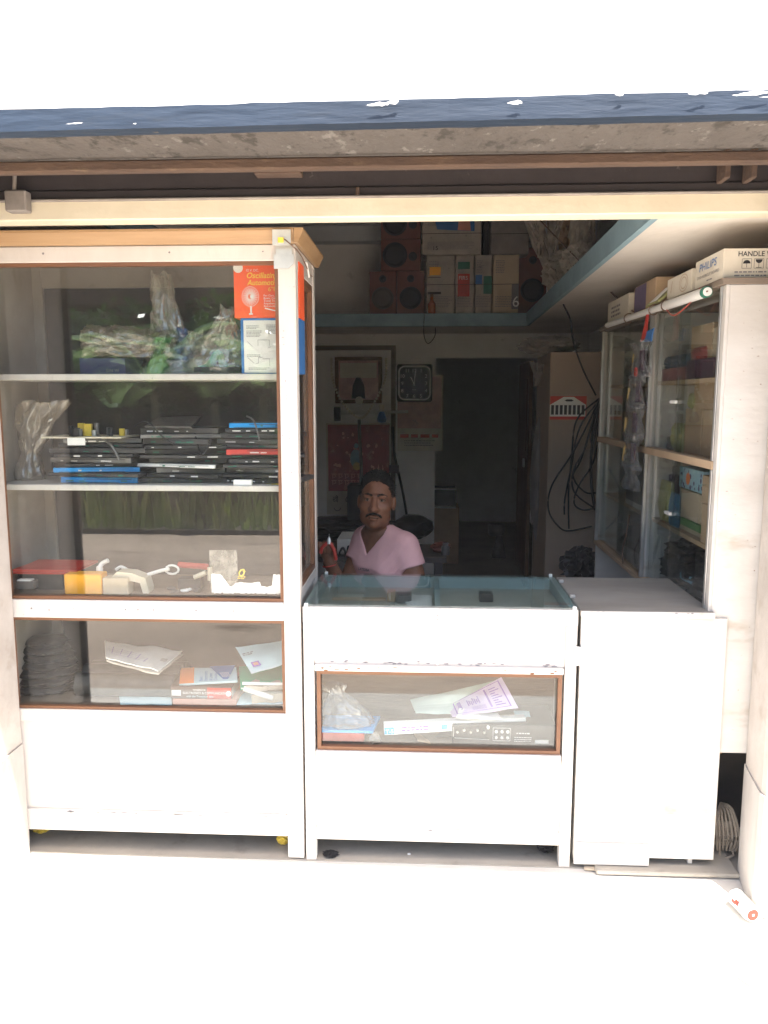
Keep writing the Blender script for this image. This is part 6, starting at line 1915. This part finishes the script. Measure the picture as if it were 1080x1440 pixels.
Fs4 = Fr((-.262, .713, .898), (.84, -.54, 0), (0, 0, 1), (-.54, -.84, 0))
text('lettering', 'LATIDEA', Fs4, -.02, 0, .015, 'black_print', man, e=.004, bold=.0004)
# trousers
F = Field(grid((-.64, .0, .010)), grid((.50, 1.06, .010)), grid((.08, .66, .010)))
legs(F, .010); F.cap((-.245, .880, .56), (-.150, .820, .56), .132, .132, .05)
F.cut(lambda X, Y, Z: np.maximum(.12 - Z, Z - .62))
field_part('trousers', F, 'trousers', man)
# hair, brows, moustache
def head_grid(h=.0034):
    return Field(np.arange(HC[0] - .12, HC[0] + .12, h), np.arange(HC[1] - .15, HC[1] + .16, h), np.arange(HC[2] - .12, HC[2] + .16, h))
def loc(X, Y, Z):
    dx, dy, dz = X - HC[0], Y - HC[1], Z - HC[2]
    return (HR[0, 0] * dx + HR[1, 0] * dy + HR[2, 0] * dz, HR[0, 1] * dx + HR[1, 1] * dy + HR[2, 1] * dz, HR[0, 2] * dx + HR[1, 2] * dy + HR[2, 2] * dz)
F = head_grid()
F.ell((0, .025, .036), (.0765, .0985, .0915), .01, False, HR, HC)
F.ell((-.006, .008, .078), (.058, .074, .050), .02, False, HR, HC)
X, Y, Z = np.meshgrid(F.xs, F.ys, F.zs, indexing='ij')
lx, ly, lz = loc(X, Y, Z)
F.f += (.0030 * np.sin(lx * 380 + 60 * ly + 8 * np.sin(lz * 90)) * np.sin(ly * 210 + lz * 330)).astype(np.float32)
F.cut(lambda X, Y, Z: (lambda a, b, c: (.088 - .25 * np.abs(a) - np.clip((b + .062) * 1.75, 0, .17) + .012 * np.exp(-((np.abs(a) - .045) / .018) ** 2)) - c + .004 * np.sin(a * 410 + 3 * np.sin(c * 220)) + .004 * np.sin(a * 170 + b * 240))(*loc(X, Y, Z)))
hair = field_part('hair', F, 'hair', man)
# short loose hair over the skull so that the outline breaks up
bm = bmesh.new()
rh = random.Random(17)
hv = hair.data.vertices
for k in range(1500):
    v = hv[rh.randrange(len(hv))]
    n_ = Vector(v.normal); p = Vector(v.co) + wloc(man) + Vector(hair.location)
    if n_.z < -.4:
        continue
    d = (n_ * .55 + Vector((rh.gauss(0, .5), rh.gauss(0, .5), rh.gauss(.1, .4)))).normalized() * rh.uniform(.006, .013)
    s = d.cross(Vector((rh.gauss(0, 1), rh.gauss(0, 1), rh.gauss(0, 1)))).normalized() * .0011
    bm.faces.new([bm.verts.new(q) for q in (p - s, p + s, p + d)])
ls = part('loose_hair', bm, 'hair', hair, fix=False)
ls['kind'] = 'stuff'
F = head_grid(.0022)
pts = [(-.032, -.0835, -.0690), (-.026, -.0890, -.0620), (-.014, -.0965, -.0570), (-.003, -.0990, -.0560), (.003, -.0990, -.0560), (.014, -.0965, -.0570), (.026, -.0890, -.0620), (.032, -.0835, -.0690)]
for a, b in zip(pts, pts[1:]):
    F.cap(hp(*a), hp(*b), .0042, .0042, .004)
field_part('moustache', F, 'hair', man)
for s_ in (-1, 1):
    F = head_grid(.0022)
    pts = [(s_ * .014, -.0915, .0215), (s_ * .030, -.0905, .0265), (s_ * .049, -.0765, .0205)]
    for a, b in zip(pts, pts[1:]):
        F.cap(hp(*a), hp(*b), .0055, .0040, .003)
    field_part('eyebrow', F, 'hair', man)
    c = Vector(hp(s_ * .031, -.0790, .0015))
    bm = bmesh.new(); bmesh.ops.create_uvsphere(bm, u_segments=14, v_segments=10, radius=.0108, matrix=Matrix.Translation(c) @ Matrix.Diagonal((1.15, 1, .48, 1)))
    ey = part('eye', bm, 'eye_white', man, smooth=True)
    c2 = Vector(hp(s_ * .031, -.0868, .0020))
    bm = bmesh.new(); bmesh.ops.create_uvsphere(bm, u_segments=12, v_segments=8, radius=.0052, matrix=Matrix.Translation(c2) @ Matrix.Diagonal((1, .8, 1, 1)))
    part('iris', bm, 'eye_dark', ey, smooth=True)
    bm = bmesh.new()
    tube(bm, [hp(s_ * (.031 + .0145 * math.cos(q)), -.0880 + .006 * abs(math.cos(q)), .0025 + .0058 * math.sin(q)) for q in [math.pi * k / 8 for k in range(9)]], .0018, 5)
    part('eyelid', bm, 'hair', man, smooth=True)
bm = bmesh.new(); tube(bm, [hp(-.022, -.094, -.0735), hp(-.008, -.0995, -.0728), hp(.008, -.0995, -.0728), hp(.022, -.094, -.0735)], .0014, 5)
part('mouth_line', bm, 'eye_dark', man)
part('wrist_thread', T([(WR[0] + .029 * math.cos(q * .5236), WR[1] + .029 * math.sin(q * .5236), WR[2] - .012 + .006 * math.cos(q * .5236)) for q in range(13)], .003, 6), 'red_plastic', man)
# pliers in the hand
t = thing('pliers', 'red handled pliers held up in the hand of the man', 'pliers', (-.40, .70, .97))
part('handle', T(smooth_path([(-.374, .700, .945), (-.380, .694, .985), (-.392, .690, 1.010), (-.400, .690, 1.020)], 5), .0075, 8), 'red_plastic', t, smooth=True)
part('handle', T(smooth_path([(-.438, .694, .975), (-.430, .690, 1.000), (-.412, .690, 1.016), (-.404, .690, 1.022)], 5), .0075, 8), 'red_plastic', t, smooth=True)
part('jaw', T([(-.402, .690, 1.016), (-.402, .690, 1.032), (-.400, .690, 1.058)], [.010, .009, .003], 8), 'aluminium', t, smooth=True)
# seat
t = thing('stool', 'dark wooden stool the man sits on behind the counter', 'stool', (-.2, .85, 0))
part('seat', L([(.17, 0), (.175, .01), (.175, .03), (.165, .035)], (-.2, .86, .385), 24), 'dark_ply', t)
for sx, sy in ((-1, -1), (1, -1), (1, 1), (-1, 1)):
    part('leg', T([(-.2 + sx * .14, .86 + sy * .14, 0), (-.2 + sx * .10, .86 + sy * .10, .384)], .016, 8), 'dark_ply', t)

# ------------------------------------------------------------------ small things on the floor
t = thing('drink_can', 'white and red can lying on the ground against the right pillar', 'can', (1.034, -0.205, -0))
a = Vector((1.015, -0.192, 0.03)); b = Vector((1.029, -0.26, 0.03))
a.z = b.z = .0285
d = (b - a).normalized()
L0 = .105
mid = (a + b) / 2
a = mid - d * L0 / 2; b = mid + d * L0 / 2
bm = bmesh.new(); tube(bm, [a, a + d * .008, a + d * .010, b - d * .012, b - d * .006, b], [.018, .024, .0262, .0262, .024, .022], 20)
part('body', bm, 'white', t, smooth=True)
bm = bmesh.new(); tube(bm, [b + d * .0005, b + d * .002], [.019, .018], 18); part('end', bm, 'can_red', t)
bm = bmesh.new(); tube(bm, [b + d * .0022, b + d * .003], [.004, .003], 10); part('tab', bm, 'white', t)
def ring_patch(bm, s0, s1, a0, a1, r, n=8):
    u = Vector((0, 0, 1)); v = d.cross(u).normalized()
    if v.y > 0:
        v = -v
    g = [[bm.verts.new(a + d * s + (u * math.sin(q) + v * math.cos(q)) * r) for q in [a0 + (a1 - a0) * k / n for k in range(n + 1)]] for s in (s0, s1)]
    for k in range(n):
        bm.faces.new((g[0][k], g[0][k + 1], g[1][k + 1], g[1][k]))
bm = bmesh.new(); ring_patch(bm, .045, .065, .1, .7, .0266); ring_patch(bm, .030, .050, .0, .4, .0267); part('red_print', bm, 'can_red', t)
bm = bmesh.new(); ring_patch(bm, .058, .062, .3, 1.3, .0269); ring_patch(bm, .066, .080, .75, .9, .0269); part('black_print', bm, 'black_print', t)
# coil of rope beside the right pillar
t = thing('rope_coil', 'bundled hank of grey brown rope standing beside the plywood counter', 'rope', (1.078, 0.062, 0))
x, y, z = (1.082, 0.08, 0)
rr2 = random.Random(6)
bm = bmesh.new()
for k in range(16):
    ph = k * .39
    bm2 = []
    R0 = .040 + .008 * rr2.random()
    for j in range(17):
        q = 2 * math.pi * j / 16
        bm2.append((x + R0 * math.cos(q) * math.cos(ph * .15 + .1) + .006 * rr2.random(), y + .05 + .04 * math.sin(q) + .004 * rr2.random(), .05 + .0058 * k + .016 * math.cos(q + ph) * .6))
    tube(bm, bm2, .0042, 5)
part('coils', bm, 'rope', t, smooth=True)
bm = bmesh.new()
for k in range(7):
    ph = -.5 + k * .17
    tube(bm, smooth_path([(x + .036 * math.sin(ph * 2), y + .005, .03), (x + .046 * math.sin(ph * 2), y - .002, .09), (x + .03 * math.sin(ph * 2) - .004, y + .03, .15 + .004 * k), (x, y + .08, .17)], 5), .0042, 5)
tube(bm, smooth_path([(x - .02, y + .012, .04), (x - .022, y - .008, .007), (x + .005, y - .02, .0215), (x + .022, y - .004, .022), (x + .015, y + .012, .05)], 6), .0042, 5)
part('loops', bm, 'rope', t, smooth=True)
solo('green_packet', B(.985, 1.075, .22, .26, .0, .26, .003), 'green_print', 'green packet with yellow picture standing behind the rope', 'packet')
bm = bmesh.new(); disc(bm, Fr((1.03, .22, .20)), 0, 0, .022, 12); part('yellow_picture', bm, 'yellow', bpy.data.objects['green_packet'])
solo('paper_sheet', patch((1.0, .24, .27), (1.075, .25, .265), (1.06, .24, .43), (.99, .24, .43), 6, 6, .003, 3, 1), 'paper', 'white paper sheet hanging in the gap beside the right pillar', 'paper')
solo('cardboard_slip', patch((0.564, -0.018, 0.004), (0.698, -0.028, 0.004), (0.716, 0.025, 0.006), (0.569, 0.031, 0.006), 6, 3, .001, 3, 1, .003), 'cardboard_pale', 'thin cardboard slip on the floor under the plywood counter', 'cardboard')
solo('yellow_wrapper', crumple((-0.51, .10, .018), (.022, .02, .017), 81, .35, 3), 'yellow', 'yellow wrapper under the tall cabinet by its leg', 'wrapper')
solo('yellow_peel', crumple((-1.437, .14, .012), (.03, .03, .011), 83, .3, 3), 'yellow', 'yellowish scrap under the tall cabinet beside the left pillar', 'scrap')
solo('black_rag', crumple((0.447, .10, .018), (.028, .03, .017), 85, .5, 3), 'black_plastic', 'black scrap of plastic under the glass counter beside its leg', 'scrap')
solo('hair_tuft', crumple((-0.328, .03, .008), (.022, .016, .006), 87, .9, 4), 'cable', 'dark tuft of fluff on the floor beside the counter leg', 'fluff')
solo('paper_bit', crumple((-0.046, .05, .003), (.006, .005, .0025), 88, .3, 2), 'white', 'tiny white paper bit on the floor under the glass counter', 'paper bit')

# flaked paint along the edges people rub against
def flakes(parent, m, x0, x1, y, z0, z1, n, seed, smin=.002, smax=.010, bias=None):
    r = random.Random(seed)
    bm = bmesh.new()
    for k in range(n):
        x = r.uniform(x0, x1); z = r.uniform(z0, z1)
        if bias == 'edge':
            z = r.choice((z0, z1)) + r.uniform(-.0015, .0015)
        w = r.uniform(smin, smax); h = min(w * r.uniform(.15, .5), (z1 - z0) * .4)
        poly(bm, Fr((x, y, z)), [(w * r.uniform(.5, 1.1) * math.cos(a * .785), h * r.uniform(.4, 1.1) * math.sin(a * .785)) for a in range(8)], .0005)
    o = part('flaked_paint', bm, m, parent)
    o['kind'] = 'stuff'
flakes(ct, 'bead_wood', -.365, .468, -.0062, .703, .719, 26, 1, .002, .012)
flakes(ct, 'grey_print', -.36, .03, .0075, .725, .735, 14, 3, .003, .012)
flakes(ct, 'grey_print', .07, .46, .0075, .725, .735, 12, 4, .003, .012)
flakes(ct, 'grey_print', -.40, .50, -.0023, .9225, .9245, 22, 5, .002, .010)
flakes(pc, 'grey_print', .53, .955, -.0162, .909, .921, 22, 6, .001, .008, 'edge')
flakes(cab, 'bead_wood', -1.40, -.48, .0017, .874, .934, 16, 8, .001, .004)
flakes(cab, 'grey_print', -1.40, -.48, .0027, .155, .163, 14, 10, .004, .03)
flakes(cab, 'grey_print', -.474, -.419, -.0004, .2, 2.0, 60, 11, .001, .004)
flakes(ct, 'grey_print', -.37, .47, .0026, .118, .124, 12, 12, .004, .02)
flakes(sc, 'bead_wood', .956, 1.09, .0036, .5, 1.95, 40, 13, .001, .004)

# ------------------------------------------------------------------ thin haze added to lift the dark tones, standing in for lens glare
hz = B(-95, 95, -95, 95, -1.3, 5.2)
hm = bpy.data.materials.new('veil_haze')
hm.use_nodes = True
ht = hm.node_tree
for n in list(ht.nodes):
    if n.type == 'BSDF_PRINCIPLED':
        ht.nodes.remove(n)
pv = ht.nodes.new('ShaderNodeVolumePrincipled')
pv.inputs['Color'].default_value = (.96, .93, .94, 1)
pv.inputs['Density'].default_value = .0015
ht.links.new(pv.outputs[0], ht.nodes['Material Output'].inputs['Volume'])
MATS['veil_haze'] = hm
haze = part('haze', hz, 'veil_haze')
haze['kind'] = 'stuff'
haze['label'] = 'thin added veil of haze lifting the dark tones over road and shop'
haze['category'] = 'haze'
